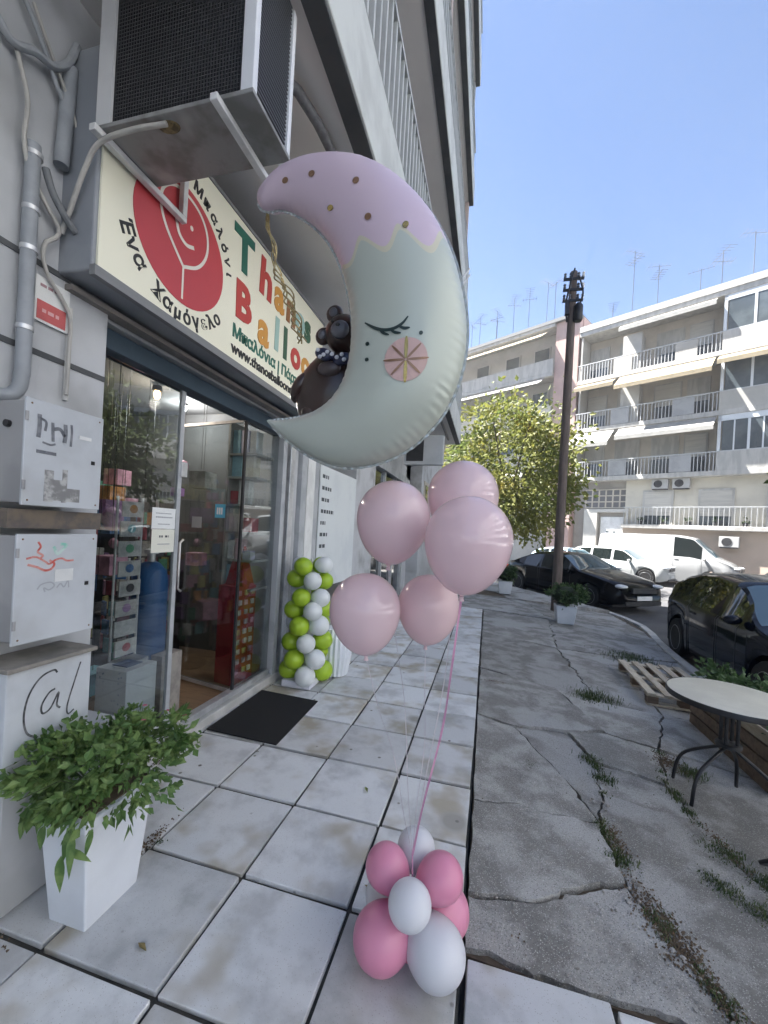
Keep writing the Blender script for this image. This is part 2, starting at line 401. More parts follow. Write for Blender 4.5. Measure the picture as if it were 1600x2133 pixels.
# grass and weeds
gr = MB(); rg = random.Random(21)
def tuft(x, y, n, h, sp):
    for _ in range(n):
        bx, by = x+rg.gauss(0,sp), y+rg.gauss(0,sp); z = az(bx,by)-.01
        a = rg.uniform(0,6.283); l = h*rg.uniform(.5,1.2); w_ = .0014+.0016*rg.random(); t = rg.uniform(.15,.8)
        d = Vector((math.cos(a),math.sin(a),0)); s_ = Vector((-d.y,d.x,0))*w_; p = Vector((bx,by,z))
        m_ = p + d*l*t*.4 + Vector((0,0,l*.6)); e = p + d*l*t + Vector((0,0,l*.75))
        gr.add([p-s_, p+s_, m_+s_*.8, m_-s_*.8, e], [(0,1,2,3),(3,2,4)])
for ch, n, t0, t1 in ((LC,16,.0,.95),(C4,18,.0,1)):
    for _ in range(n):
        t = rg.uniform(t0,t1); x, y = along(ch, t); tuft(x+rg.gauss(0,.012), y+rg.gauss(0,.02), 46, .030, .020)
for (x,y,n,h,sp) in ((1.19,4.72,220,.06,.10),(1.10,4.65,120,.05,.06),(1.53,3.46,90,.05,.05),(.74,2.33,110,.035,.035),(.80,2.0,50,.03,.03),(2.04,6.72,220,.06,.16),(2.2,6.75,160,.06,.14),
                     (.83,3.32,90,.04,.04),(.87,3.1,60,.035,.04),(1.31,2.6,150,.035,.05),(1.2,2.3,110,.035,.035),(1.27,2.22,110,.035,.035),(1.15,2.36,70,.03,.03),(1.4,2.45,90,.03,.05),(.92,1.72,40,.03,.02),(.28,4.62,60,.02,.08),
                     (-1.45,1.66,30,.02,.012),(.38,3.05,20,.02,.03)):
    tuft(x,y,int(n*2.4),h,sp)
gr.build('grass', pm('grass_blade', (.055,.09,.025), (.10,.12,.045), 14, .7, trans=.25), label='green grass and weeds growing in the concrete cracks', cat='grass', kind='stuff', org=(0,0,0))
# dry leaves lying on the tiles
lf = pm('fallen_leaf', (.22,.17,.07), (.16,.16,.05), 30, .7)
for (x,y,s_,lab,mt) in ((-.62,2.36,.05,'greenish fallen leaf on the tile left of the pink balloons',pm('green_leaf_litter',(.16,.20,.05),(.2,.2,.07),20,.7)),(-.415,1.72,.05,'dry brown curled leaf beside the joint left of the balloon weight',lf),(-1.13,1.23,.05,'thin brown twig leaf on the tile in front of the white planter',lf)):
    b = MB(); c = Vector((x,y,.008)); a = rg.uniform(0,3)
    d = Vector((math.cos(a),math.sin(a),0)); q = Vector((-d.y,d.x,0))
    b.add([c-d*s_*.5, c+q*s_*.22+Vector((0,0,.012)), c+d*s_*.5+Vector((0,0,.006)), c-q*s_*.2+Vector((0,0,.01)), c+Vector((0,0,.003))], [(0,4,1),(4,2,1),(0,3,4),(4,3,2)])
    b.build('fallen_leaf', mt, label=lab, cat='leaf', group='fallen leaves')

# ------------------------------------------------------------------ left apartment building
PLASTER = pm('grey_plaster', (.50,.515,.535), (.43,.445,.46), 1.3, .85, bump=.10, bscale=60, lay2=((.29,.295,.295), 1.6, .50, .72))
PLAST2 = pm('warm_grey_soffit', (.76,.74,.72), (.71,.69,.67), 1.0, .85, bump=.06)
FASC = pm('green_grey_fascia', (.55,.575,.56), (.46,.48,.47), 2.5, .8, bump=.12, bscale=30)
BROWN = pm('brown_wall', (.36,.32,.305), (.31,.275,.26), 2, .85)
PINKW = pm('pinkish_beige_panel', (.50,.42,.38), (.45,.385,.35), 2, .8)
DGREY = pm('dark_grey_band', (.085,.09,.095), (.065,.07,.075), 3, .8)
bld = thing('apartment_building', 'tall grey apartment building with stacked balconies above the balloon shop', 'building', (-2.2, 5, 0))
FX, YE, Y0 = -.80, 10.55, -6.0
# pillar left of the shop and the wall beside it
MB().box((-2.4,-6,0),(-1.9,1.62,3.87)).build('wall', PLASTER, bld, bevel=.006)
MB().box((-2.6,3.86,0),(-2.02,4.02,2.62)).box((-2.6,6.02,0),(-2.02,7.1,2.9)).box((-2.6,9.9,0),(-2.02,10.4,3.87)).box((-2.6,3.80,2.9),(-2.02,10.4,3.87)).build('wall', PLASTER, bld)
MB().box((-9,10.2,0),(-2.7,10.4,22)).box((-9,-6,0),(-8.8,10.2,22)).build('wall', PLASTER, bld)
for z in (2.245, 2.62):   # grooves in the plaster pillar
    MB().box((-1.899,-6,z-.012),(-1.894,1.615,z+.012)).build('groove', DGREY, bld)
MB().box((-9,Y0,3.87),(FX-.10,YE,4.0)).build('soffit', PLAST2, bld)
RAIL = pm('balcony_rail_paint', (.46,.48,.47), (.38,.40,.39), 3, .6)
barmesh = None
for k in range(6):
    z = 3.87 + 3.05*k
    bal = MB().box((FX-.10,Y0,z-.0),(FX,YE,z+.55)).build('balcony', FASC, bld, bevel=.01)
    MB().box((FX-.115,Y0,z-.012),(FX-.012,YE-.02,z-.001)).build('drip_edge', DGREY, bal)
    if k: MB().box((-3.0,Y0,z),(FX-.10,YE,z+.12)).build('soffit', PLAST2, bal)
    # recessed wall behind the balcony
    MB().box((-2.5,Y0,z+.12),(-2.3,YE-.3,z+3.05)).build('wall', BROWN if k % 2 == 0 else PLASTER, bld)
    MB().box((FX-.07,Y0,z+1.36),(FX-.02,YE,z+1.40)).box((FX-.06,Y0,z+.62),(FX-.03,YE,z+.65)).build('handrail', RAIL, bal)
    if k < 2:
        y = 1.2
        while y < YE-.05:
            if barmesh is None:
                barmesh = recentre(MB().box((FX-.065,y-.014,z+.645),(FX-.025,y+.014,z+1.365)).build('baluster', RAIL, bal, bevel=.004), (FX-.045,y,z+.645), bld)
            else: share(barmesh, bal, Vector((FX-.045, y, z+.645)) - ORG[bld.name])
            y += .125 if k == 0 else .16
    else:
        m_ = MB(); y = 3.0
        while y < YE-.05: m_.box((FX-.06,y-.012,z+.65),(FX-.035,y+.012,z+1.36)); y += .16
        m_.build('balusters', RAIL, bal, kind='stuff')
    # divider walls and end panel
    MB().box((-2.3,YE-.16,z+.12),(FX-.11,YE-.02,z+3.04)).build('end_panel', PINKW if k % 2 else PLASTER, bal)
    if k >= 1:
        MB().box((-1.9,5.9,z+.12),(FX-.12,6.02,z+3.04)).build('divider', PINKW, bal)
    # tall windows behind
    for y in (2.2, 4.4, 7.0, 9.0):
        wn = MB().box((-2.299,y-.6,z+.55),(-2.26,y+.6,z+2.65)).build('window', pm('window_shutter', (.48,.47,.44), (.42,.41,.39), 3, .6, rnd=.08), bld)
        MB().box((-2.258,y-.5,z+.65),(-2.25,y+.5,z+2.0)).build('pane', pm('dark_window_glass', (.02,.024,.028), None, rough=.06), wn)
MB().box((-9,Y0,3.87+18.3),(FX,YE,3.87+18.7)).build('roof', FASC, bld)
# clothes drying rack arm sticking out on the second balcony
for y in (6.2, 6.35): MB().tube([(FX-.05,y,5.05),(FX+.32,y+.05,5.6)], .012).build('awning_arm', ALU, bld)
# curved drain hose under the soffit
hose = crom([(-1.62,1.55,3.80),(-1.30,1.62,3.80),(-1.12,1.80,3.81),(-1.04,2.1,3.82),(-1.03,2.8,3.83),(-1.03,4.5,3.83),(-1.03,9.8,3.83)], 50)
MB().tube(hose, .028, 10).build('drain_hose', pm('grey_corrugated_hose', (.16,.165,.175), (.12,.12,.13), 30, .6), smooth=True, label='grey drain hose curving along under the balcony soffit', cat='hose')
# ------------------------------------------------------------------ shop front
SHOPGL = glass('shop_glass', (.78,.81,.81), 1.5, 1.5)
sf = thing('shopfront', 'glazed shopfront with metal frames under the balloon shop sign', 'shopfront', (-2.05, 2.8, 0))
SILL = pm('pale_door_sill', (.50,.50,.49), (.40,.40,.39), 5, .7, bump=.1)
MB().box((-2.16,1.64,0),(-1.985,3.85,.075)).build('threshold', SILL, sf, bevel=.008)
MB().box((-2.10,1.64,.076),(-2.03,3.85,.125)).build('threshold_rail', ALU, sf, bevel=.004)
def pane(y0, y1, z0=.126, z1=2.44, x=-2.06):
    p = MB().box((x-.005,y0,z0),(x+.005,y1,z1)).build('glass_pane', SHOPGL, sf); return p
pane(1.645,2.325); p3 = pane(3.10,3.655)
# the door leaf stands open, swung into the shop
LA, LD = Vector((-2.075,3.085,0)), Vector((-.985,.174,0)); LN = Vector((-.174,-.985,0))
def on_leaf(u, z, off=0): p = LA+LD*u+LN*off; return (p.x, p.y, z)
def leaf_box(u0, u1, z0, z1, o0, o1): return MB().add([on_leaf(u0,z0,o0),on_leaf(u1,z0,o0),on_leaf(u1,z0,o1),on_leaf(u0,z0,o1),on_leaf(u0,z1,o0),on_leaf(u1,z1,o0),on_leaf(u1,z1,o1),on_leaf(u0,z1,o1)],[(3,2,1,0),(4,5,6,7),(0,1,5,4),(1,2,6,5),(2,3,7,6),(3,0,4,7)])
dl = leaf_box(.01,.72,.13,2.43,-.005,.005).build('door', SHOPGL, sf)
leaf_box(.0,.72,2.431,2.455,-.012,.012).build('top_rail', ALU, dl); leaf_box(.0,.72,.10,.129,-.012,.012).build('bottom_rail', ALU, dl)
MB().box((-2.072,2.318,.126),(-2.048,2.352,2.44)).build('frame_post', GREYMET, sf)
MB().box((-2.07,3.078,.126),(-2.05,3.102,2.44)).build('frame_post', DARK, sf)
MB().box((-2.075,2.335,1.86),(-2.035,2.39,1.96)).build('patch_fitting', ALU, sf, bevel=.004)
MB().box((-2.075,2.335,.14),(-2.035,2.39,.21)).build('patch_fitting', ALU, sf, bevel=.004)
MB().tube([on_leaf(.66,.9,.006),on_leaf(.66,.93,.04),on_leaf(.66,1.35,.04),on_leaf(.66,1.38,.006)], .012).build('handle', ALU, dl, smooth=True)
for (y0,y1,x1,m_) in ((3.66,3.74,-2.0,GREYMET),(3.745,3.80,-2.03,DARK),(3.80,3.90,-1.99,ALU),(4.03,4.16,-1.97,GREYMET),(4.165,4.2,-2.02,DARK),(4.2,4.40,-1.98,WHITE_P),(4.40,4.56,-2.0,GREYMET)):
    MB().box((-2.14,y0,.06),(x1,y1,2.47)).build('frame_post', m_, sf, bevel=.004)
# blue valance, roller shutter box, shutter rail
MB().box((-2.13,1.63,2.45),(-1.99,4.6,2.555)).build('valance', pm('blue_valance', (.045,.075,.105), (.035,.06,.085), 3, .6), sf, bevel=.004)
MB().box((-2.13,1.60,2.557),(-1.94,4.6,2.62)).build('shutter_box', pm('shutter_grey', (.30,.31,.32), (.24,.25,.26), 3, .6), sf, bevel=.006)
MB().box((-1.935,1.40,2.572),(-1.86,4.6,2.596)).build('shutter_rail', pm('shutter_brown', (.22,.20,.185), (.17,.16,.15), 4, .6), sf)
# ------------------------------------------------------------------ sign
SX = -1.70
SIGNF = pm('cream_sign_face', (.90,.88,.72), (.87,.85,.69), .8, .35, lay2=((.80,.78,.62), 1.1, .55, .85))
sg = thing('shop_sign', 'cream box sign with red circle and coloured letters over the shop door', 'sign', (-1.9, 2.55, 2.6))
MB().box((-2.12,1.368,2.625),(SX-.012,3.79,3.60)).build('casing', pm('sign_casing', (.30,.32,.345), (.25,.27,.30), 2, .45), sg, bevel=.008)
MB().box((SX-.0115,1.385,2.645),(SX,3.775,3.585)).build('face', SIGNF, sg)
fr = MB()
fr.box((SX-.02,1.365,2.60),(SX+.012,3.795,2.644)).build('frame', pm('sign_frame', (.20,.205,.21), None, rough=.4), sg)
MB().box((SX-.02,1.365,3.586),(SX+.008,3.795,3.606)).build('frame', pm('sign_frame', (.2,.2,.2)), sg)
def disc(name, cy, cz, ry, rz, mat, x, n=48, th=.002):
    ring = [(x, cy+ry*math.cos(2*math.pi*k/n), cz+rz*math.sin(2*math.pi*k/n)) for k in range(n)]
    r1 = [(x-th, p[1], p[2]) for p in ring]
    return MB().add(ring+r1, [tuple(range(n))]+[(i,(i+1)%n,n+(i+1)%n,n+i) for i in range(n)]).build(name, mat, sg)
RED = pm('sign_red', (.55,.065,.075), (.50,.055,.065), 1, .4)
CY, CZ, CR = 1.875, 3.075, .335
disc('red_circle', CY, CZ, CR, CR*.95, RED, SX+.003)
SW_ = pm('sign_white', (.80,.76,.68), None, rough=.5)
def stroke(name, pts, wd, mat, x=SX+.005, parent=sg):
    b = MB()
    P = crom([(x, p[0], p[1]) for p in pts], max(10, len(pts)*8))
    vs = []
    for i, p in enumerate(P):
        d = (P[min(i+1,len(P)-1)]-P[max(i-1,0)]).normalized(); n_ = Vector((0,-d.z,d.y)); 
        vs += [p+n_*wd/2, p-n_*wd/2]
    b.add(vs, [(2*i,2*i+1,2*i+3,2*i+2) for i in range(len(P)-1)])
    return b.build(name, mat, parent)
stroke('balloon_outline', [(1.872,2.955),(1.80,3.02),(1.735,3.09),(1.70,3.17),(1.71,3.26),(1.78,3.33),(1.88,3.35),(1.98,3.325),(2.04,3.26),(2.055,3.17),(2.03,3.085),(1.97,3.01),(1.872,2.955)], .018, SW_)
stroke('balloon_string', [(1.872,2.955),(1.873,2.88),(1.874,2.78)], .014, SW_)
stroke('smile', [(1.805,3.17),(1.83,3.11),(1.885,3.085),(1.945,3.105)], .02, SW_)
disc('eye', 1.84, 3.22, .012, .014, SW_, SX+.005, 12); disc('eye', 1.92, 3.20, .012, .014, SW_, SX+.005, 12)
# writing round the circle
def arc(txt, a0, a1, r, size, mat, inward):
    n = len(txt)
    for i, ch in enumerate(txt):
        if ch == ' ': continue
        a = a0 + (a1-a0)*i/(n-1)
        p = (SX+.002, CY+math.cos(a)*r, CZ+math.sin(a)*r*.95)
        rot = a + math.pi/2 if inward else a - math.pi/2
        text('letter', ch, size, mat, sg, p, rot=rot, bold=.002)
SBLK = pm('sign_black', (.02,.02,.02), None, rough=.5)
arc('Ένα Χαμόγελο', R(205), R(318), .40, .105, SBLK, True)
arc('Μπαλόνι', R(78), R(12), .40, .085, SBLK, False)
LG = pm('sign_green', (.02,.14,.10), None, rough=.5); LR = pm('sign_letter_red', (.50,.06,.05), None, rough=.5); LO = pm('sign_orange', (.62,.30,.06), None, rough=.5)
LB = pm('sign_blue_green', (.35,.52,.48), None, rough=.5); LBr = pm('sign_brown', (.32,.14,.05), None, rough=.5); LDG = pm('sign_dark_green', (.05,.12,.07), None, rough=.5)
for ch, y, z, s_, m_, rot in (('T',2.42,3.385,.36,LG,.05),('h',2.70,3.375,.36,LR,-.03),('a',2.90,3.37,.34,LO,.02),('n',3.10,3.37,.34,LBr,0),('o',3.27,3.37,.32,LB,0),('s',3.42,3.37,.34,LDG,.05),
                          ('B',2.435,3.055,.33,LR,.04),('a',2.70,3.01,.33,LO,-.02),('l',2.89,3.06,.34,LB,0),('l',3.03,3.05,.34,LDG,.03),('o',3.22,3.04,.32,LR,0),('o',3.42,3.04,.32,LO,0),('n',3.57,3.04,.28,LG,0),('s',3.69,3.04,.26,LB,0)):
    text('letter', ch, s_, m_, sg, (SX+.003, y, z), rot=rot, bold=.014)
text('lettering', 'Μπαλόνια | Πάρτυ', .115, LG, sg, (SX+.002, 2.33, 2.835), align='LEFT', bold=.003)
text('lettering', 'www.thanosballoons.gr', .10, SBLK, sg, (SX+.002, 2.33, 2.725), align='LEFT', bold=.003)

# ------------------------------------------------------------------ shop interior
room = thing('shop_interior', 'dim shop room with wooden floor behind the glass', 'room', (-3.6, 2.8, .08))
MB().box((-5.4,1.5,-.0),(-2.161,4.05,.08)).build('floor', pm('wood_floor', (.26,.165,.095), (.19,.12,.07), 3, .35, stretch=(2,14,1), rnd=.05), room)
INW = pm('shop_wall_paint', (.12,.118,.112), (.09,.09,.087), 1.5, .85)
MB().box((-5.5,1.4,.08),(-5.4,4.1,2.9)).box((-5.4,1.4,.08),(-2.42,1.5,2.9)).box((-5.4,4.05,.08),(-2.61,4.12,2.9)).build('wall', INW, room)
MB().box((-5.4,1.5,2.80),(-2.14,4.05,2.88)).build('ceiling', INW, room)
LAMPW = emit('warm_lamp_glow', (1,.62,.22), 2.5); LAMPC = emit('white_lamp_glow', (.9,.95,1), 8)
for (x,y,z,m_,r,lab,en,c_) in ((-2.75,2.20,2.66,LAMPW,.016,'small warm glowing lamp at the left of the shop window',.8,(1,.8,.6)),(-3.0,3.08,2.70,LAMPW,.03,'amber pendant lamp glowing in the middle of the shop',2.6,(1,.85,.7)),(-3.2,3.66,2.76,LAMPC,.025,'bright white spot lamp near the shop ceiling',5,(.95,.97,1))):
    t = thing('ceiling_lamp', lab, 'lamp', (x,y,2.8), group='lamps lit in the shop')
    MB().ball((x,y,z), (r,r,r*1.5), 14).build('bulb', m_, t, smooth=True)
    MB().lathe([(.015,0),(r*1.25,-.0),(r*1.5,-.05),(r*1.3,-.05),(.012,.004)], (x,y,z+r*1.9+.02), 16).build('lamp_shade', DARK, t)
    MB().tube([(x,y,z+r*1.5),(x,y,2.8)], .004, 6).build('cord', DARK, t)
    l = bpy.data.lights.new('lamp_light', 'POINT'); l.energy = en; l.color = c_; l.shadow_soft_size = .05
    lo = bpy.data.objects.new('lamp_light', l); col.objects.link(lo); lo.parent = t; lo.location = Vector((x,y,z-.09)) - ORG[t.name]
rg = random.Random(5)
palette = [(.5,.12,.15),(.12,.25,.5),(.6,.55,.2),(.55,.55,.55),(.15,.4,.25),(.65,.35,.45),(.35,.2,.4),(.2,.5,.55),(.7,.68,.62),(.08,.08,.09),(.6,.28,.1)]
GOODS = [pm('goods_%d' % i, c, tuple(v*.6 for v in c), 9, .5) for i, c in enumerate(palette)]
WOODS = pm('shelf_board', (.45,.44,.42), (.38,.37,.35), 4, .6)
def shelf(name, x0, x1, y0, y1, zs, lab, seed, seg=.11, stock=None):
    t = thing(name, lab, 'shelf', ((x0+x1)/2,(y0+y1)/2,.08), group='shelves in the shop')
    MB().box((x0,y0,.08),(x0+.02,y1,zs[-1]+.3)).build('back_panel', WOODS, t)
    long_y = (y1-y0) > (x1-x0)
    for z in zs: MB().box((x0+.021,y0,z-.02),(x1,y1,z)).build('board', WOODS, t)
    r_ = random.Random(seed)
    for zi, z in enumerate(zs):
        p = (y0 if long_y else x0)+.03; e = (y1 if long_y else x1)-.03
        while p < e-.06:
            w_ = r_.uniform(.05, seg*1.4); w_ = min(w_, e-p); h = r_.uniform(.08,.24); d = r_.uniform(.08,.16)
            b = MB()
            if long_y: b.box((x1-.03-d,p,z+.001),(x1-.03,p+w_-.012,z+h))
            else: b.box((p,y0+.03,z+.001),(p+w_-.012,y0+.03+d,z+h))
            k = r_.choice(stock or GOODS)
            pre = 'party goods box'
            b.build('goods_box', k, label='small coloured party goods box on '+lab, cat='box', group='goods on '+name, bevel=.003)
            p += w_
PALE = [pm('pale_goods_%d' % i, c, tuple(v*.8 for v in c), 12, .5) for i, c in enumerate(((.75,.55,.58),(.72,.72,.70),(.35,.58,.68),(.72,.66,.55),(.60,.58,.72),(.70,.70,.68),(.55,.12,.14)))]
shelf('side_shelf', -2.42, -2.10, 3.36, 3.65, (.95,1.22,1.48,1.74,2.0,2.22), 'the pale shelf unit right of the shop door', 1, .09, PALE)
shelf('back_shelf', -4.75, -4.40, 1.6, 4.0, (.5,.95,1.4,1.85), 'the long shelf at the back wall of the shop', 2, .26)
shelf('left_shelf', -4.3, -2.9, 1.52, 1.8, (.6,1.1,1.6), 'the shelf along the left shop wall', 3, .24)
# red display stand with packets
t = thing('display_stand', 'tall red card display stand hung with small packets inside the door', 'display stand', (-2.25,3.40,.08))
REDD = pm('dark_red_card', (.36,.025,.03), (.28,.02,.025), 5, .5)
b = MB().prism([(-2.38,3.28),(-2.16,3.24),(-2.13,3.50),(-2.36,3.54)], .08, .98); b.build('lower_panel', REDD, t)
MB().add([(-2.36,3.34,.98),(-2.16,3.31,.98),(-2.14,3.48,.98),(-2.35,3.50,.98),(-2.32,3.44,1.35),(-2.24,3.43,1.35),(-2.24,3.46,1.35),(-2.32,3.47,1.35)],[(3,2,1,0),(4,5,6,7),(0,1,5,4),(1,2,6,5),(2,3,7,6),(3,0,4,7)]).build('upper_panel', REDD, t)
for r_ in range(9):
    for k in range(3):
        z = .18+r_*.09; y = 3.255+k*.085+rg.uniform(-.01,.01); x = -2.158+k*.011
        MB().box((x,y,z),(x+.012,y+.045,z+.045)).build('packet', rg.choice([GOODS[8],GOODS[3],GOODS[5],GOODS[8],GOODS[2]]), t)
# blue water bottle stand, rack with cards, white box, boxes
t = thing('gas_cylinder', 'blue helium gas cylinder standing behind the window', 'gas cylinder', (-2.50,2.60,.08))
MB().lathe([(.12,0),(.125,.02),(.125,1.0),(.11,1.08),(.06,1.14),(.04,1.15)], (-2.50,2.60,.08), 24).build('body', pm('blue_cylinder', (.02,.09,.24), (.015,.07,.19), 4, .4), t, smooth=True)
MB().lathe([(.03,0),(.03,.06),(.05,.06),(.05,.09),(.02,.1)], (-2.50,2.60,1.232), 14).build('valve', ALU, t, smooth=True)
t = thing('card_rack', 'wire rack with a column of white cards behind the left window', 'rack', (-2.36,2.24,.08))
MB().tube([(-2.37,2.16,.08),(-2.37,2.16,1.7)], .008).tube([(-2.37,2.36,.08),(-2.37,2.36,1.7)], .008).build('frame', ALU, t)
for k in range(8):
    z = .62+k*.135; tl = rg.uniform(-.02,.02)
    MB().box((-2.36,2.175+tl,z),(-2.35,2.345+tl,z+.105)).build('card', pm('rack_card', (.55,.54,.52), (.40,.39,.40), 14, .5, rnd=.2), t)
    MB().ball((-2.348,2.26+tl,z+.055),(.002,.035,.03),10).build('card_picture', GOODS[(k*3) % 11], t)
MB().box((-2.38,2.16,.56),(-2.25,2.36,.60)).build('tray', ALU, t)
SPK = pm('speckled_white_card', (.74,.76,.78), (.66,.68,.72), 5, .5, spots=((.25,.3,.42), 40, .28, .6))
t = thing('gift_box', 'white speckled gift box standing in the left window corner', 'box', (-2.25,2.16,.08))
MB().box((-2.36,2.06,.08),(-2.12,2.30,.60)).build('body', SPK, t, bevel=.004)
MB().box((-2.30,2.12,.601),(-2.18,2.24,.606)).build('top_label', pm('blue_print', (.15,.2,.32), None), t)
MB().box((-2.36,2.50,.08),(-2.26,2.70,.55)).build('paper_bag', pm('paper_bag', (.30,.28,.25), (.22,.2,.19), 12, .7), label='brown paper bag standing below the blue gas cylinder', cat='bag')
t = thing('foil_balloon', 'pink foil balloon hanging inside the top left of the window', 'foil balloon', (-2.35,1.82,2.05))
MB().ball((-2.35,1.82,2.2),(.05,.11,.15),18).build('body', pm('pink_foil', (.55,.16,.26), (.40,.10,.18), 9, .25), t, smooth=2); MB().tube([(-2.35,1.82,2.34),(-2.35,1.82,2.8)],.002,4).build('string', DARK, t)
for k in range(46):   # things hanging and standing deeper in the shop
    x, y = rg.uniform(-4.2,-2.55), rg.uniform(2.1,3.5); z = rg.uniform(.35,2.2); s_ = rg.uniform(.03,.11)
    if x > -2.75 and 2.5 < y < 2.95: x -= .5
    t = thing('hanging_novelty', 'small party novelty hanging in the middle of the dim shop', 'novelty', (x,y,z), group='novelties hanging in the shop')
    if k % 2: MB().ball((x,y,z), (s_,s_*.8,s_*1.1), 10).build('body', rg.choice(GOODS), t, smooth=True)
    else: MB().box((x-s_,y-s_,z-s_),(x+s_,y+s_,z+s_*.8)).build('body', rg.choice(GOODS), t)
    MB().tube([(x,y,z+s_*.7),(x,y,2.8)], .002, 4).build('string', DARK, t)
MB().box((-3.9,2.5,.08),(-3.3,3.9,1.0)).build('shop_counter', pm('counter_front', (.035,.035,.04), (.05,.05,.055), 5, .5), label='dark shop counter in the middle of the room', cat='counter', bevel=.01)
# wire spinner racks full of packets
def spinner(x, y, h, lab, seed):
    t = thing('spinner_rack', lab, 'rack', (x,y,.08), group='spinner racks in the shop'); r_ = random.Random(seed)
    MB().tube([(x,y,.08),(x,y,h)], .014, 8).build('post', ALU, t); MB().lathe([(.20,0),(.20,.015),(.03,.03)], (x,y,.08), 20).build('foot', DARK, t)
    pk = [recentre(MB().box((x-.04,y-.008,0),(x+.04,y+.008,.12)).build('packet', g, t, bevel=.002), (x,y,0), t) for g in GOODS]
    for o in pk: o.location = Vector((x,y,.3))-ORG[t.name]
    z = .42
    while z < h-.12:
        for k in range(9):
            a = k*.698+z*3; o = share(r_.choice(pk), t, Vector((x+math.cos(a)*.17,y+math.sin(a)*.17,z+r_.uniform(-.015,.015)))-ORG[t.name]); o.rotation_euler.z = a+1.57
        z += .155
spinner(-3.25,3.42,1.75,'packed spinner rack of packets left of the red display stand',1); spinner(-3.2,2.5,1.9,'packed spinner rack of packets deep behind the left pane',2); spinner(-3.05,2.92,1.2,'low spinner rack of packets just inside the glass door',3)
# notices on the glass
PAPER = pm('paper', (.74,.76,.76), (.70,.72,.72), 5, .7); PAPER2 = pm('paper_yellowish', (.70,.70,.62), None, rough=.7)
def scribble(t, x, y0, z, ln, h, mat, r_):
    """a line of small print too small to read: word-like dashes"""
    y = y0
    while y < y0+ln:
        w_ = r_.uniform(.5,1.3)*h*1.6
        MB().box((x,y,z-h/2),(x+.0008,min(y+w_,y0+ln),z+h/2)).build('print', mat, t); y += w_+h*.5
def notice(name, y0, y1, z0, z1, mat, lab, x=-2.047, lines=()):
    t = thing(name, lab, 'notice', (x,(y0+y1)/2,z0)); MB().box((x-.002,y0,z0),(x,y1,z1)).build('sheet', mat, t)
    for (zz, a_, ln, h, m_) in lines: scribble(t, x+.0004, y0+a_, zz, ln, h, m_, rg)
    return t
PINK_ = pm('poster_ink', (.06,.07,.08), None); GINK = pm('grey_ink', (.3,.32,.35), None)
notice('paper_notice', 2.115, 2.312, 1.50, 1.635, PAPER, 'upper white paper notice taped inside the left pane', lines=((1.60,.03,.13,.006,GINK),(1.575,.03,.14,.008,GINK),(1.53,.05,.10,.006,GINK)))
notice('paper_notice', 2.12, 2.312, 1.345, 1.497, PAPER2, 'lower cream paper notice taped under the white one', lines=((1.45,.06,.03,.014,PINK_),(1.45,.11,.03,.014,PINK_),(1.40,.05,.1,.006,GINK)))
t = thing('paper_notice', 'small grey card notice on the open glass door', 'notice', on_leaf(.5,1.46)); leaf_box(.44,.56,1.50,1.60,.006,.008).build('sheet', pm('grey_paper', (.38,.40,.41), None), t)
t = thing('blue_sign', 'small light blue sign stuck on the open glass door', 'notice', on_leaf(.2,1.6)); leaf_box(.16,.28,1.60,1.72,.006,.008).build('sheet', pm('blue_sign', (.10,.40,.58), None, rough=.4), t)
for u in (.19,.215,.24): leaf_box(u,u+.018,1.63,1.69,.0082,.009).build('print', PAPER, t)
# wall poster with a price list beyond the shop
t = thing('wall_poster', 'tall white price list poster on the wall right of the shop', 'poster', (-2.0,5.25,.98))
MB().box((-2.018,4.60,.80),(-2.0,5.98,2.33)).build('board', pm('poster_white', (.66,.70,.71), (.60,.64,.66), 2, .5), t, bevel=.003)
for k, ln in enumerate((.2,.3,.25,.42,.16,.24,.18)):
    scribble(t, -1.999, 4.66, 2.2-k*.145, ln, .045, PINK_, rg)
MB().ball((-1.99,4.82,1.02), (.01,.07,.12), 12).build('picture', BLACKM, t)
# dark shopfront further along
t = thing('neighbour_shopfront', 'dark glazed shopfront beyond the white poster wall', 'shopfront', (-2.1,8.4,0))
MB().box((-2.12,7.12,.1),(-2.10,9.88,2.7)).build('pane', pm('dark_window_glass', (.02,.024,.028), None, rough=.06), t)
for y in (7.12,7.95,8.9,9.84): MB().box((-2.13,y,0),(-2.05,y+.06,2.75)).build('frame_post', ALU, t)
MB().box((-2.13,7.12,2.75),(-2.0,9.9,2.9)).build('lintel', GREYMET, t)
t = thing('hanging_sign_box', 'grey projecting box sign under the far end of the balcony', 'sign', (-1.2,8.3,3.0))
MB().box((-1.75,8.2,2.95),(-.95,8.36,3.55)).build('body', pm('pale_box_sign', (.45,.47,.48), (.40,.42,.43), 3, .5), t, bevel=.01)
MB().box((-1.7,8.19,3.02),(-1.35,8.198,3.48)).build('dark_panel', DARK, t); MB().tube([(-1.3,8.28,3.55),(-1.3,8.28,3.87)], .015).build('bracket', ALU, t)
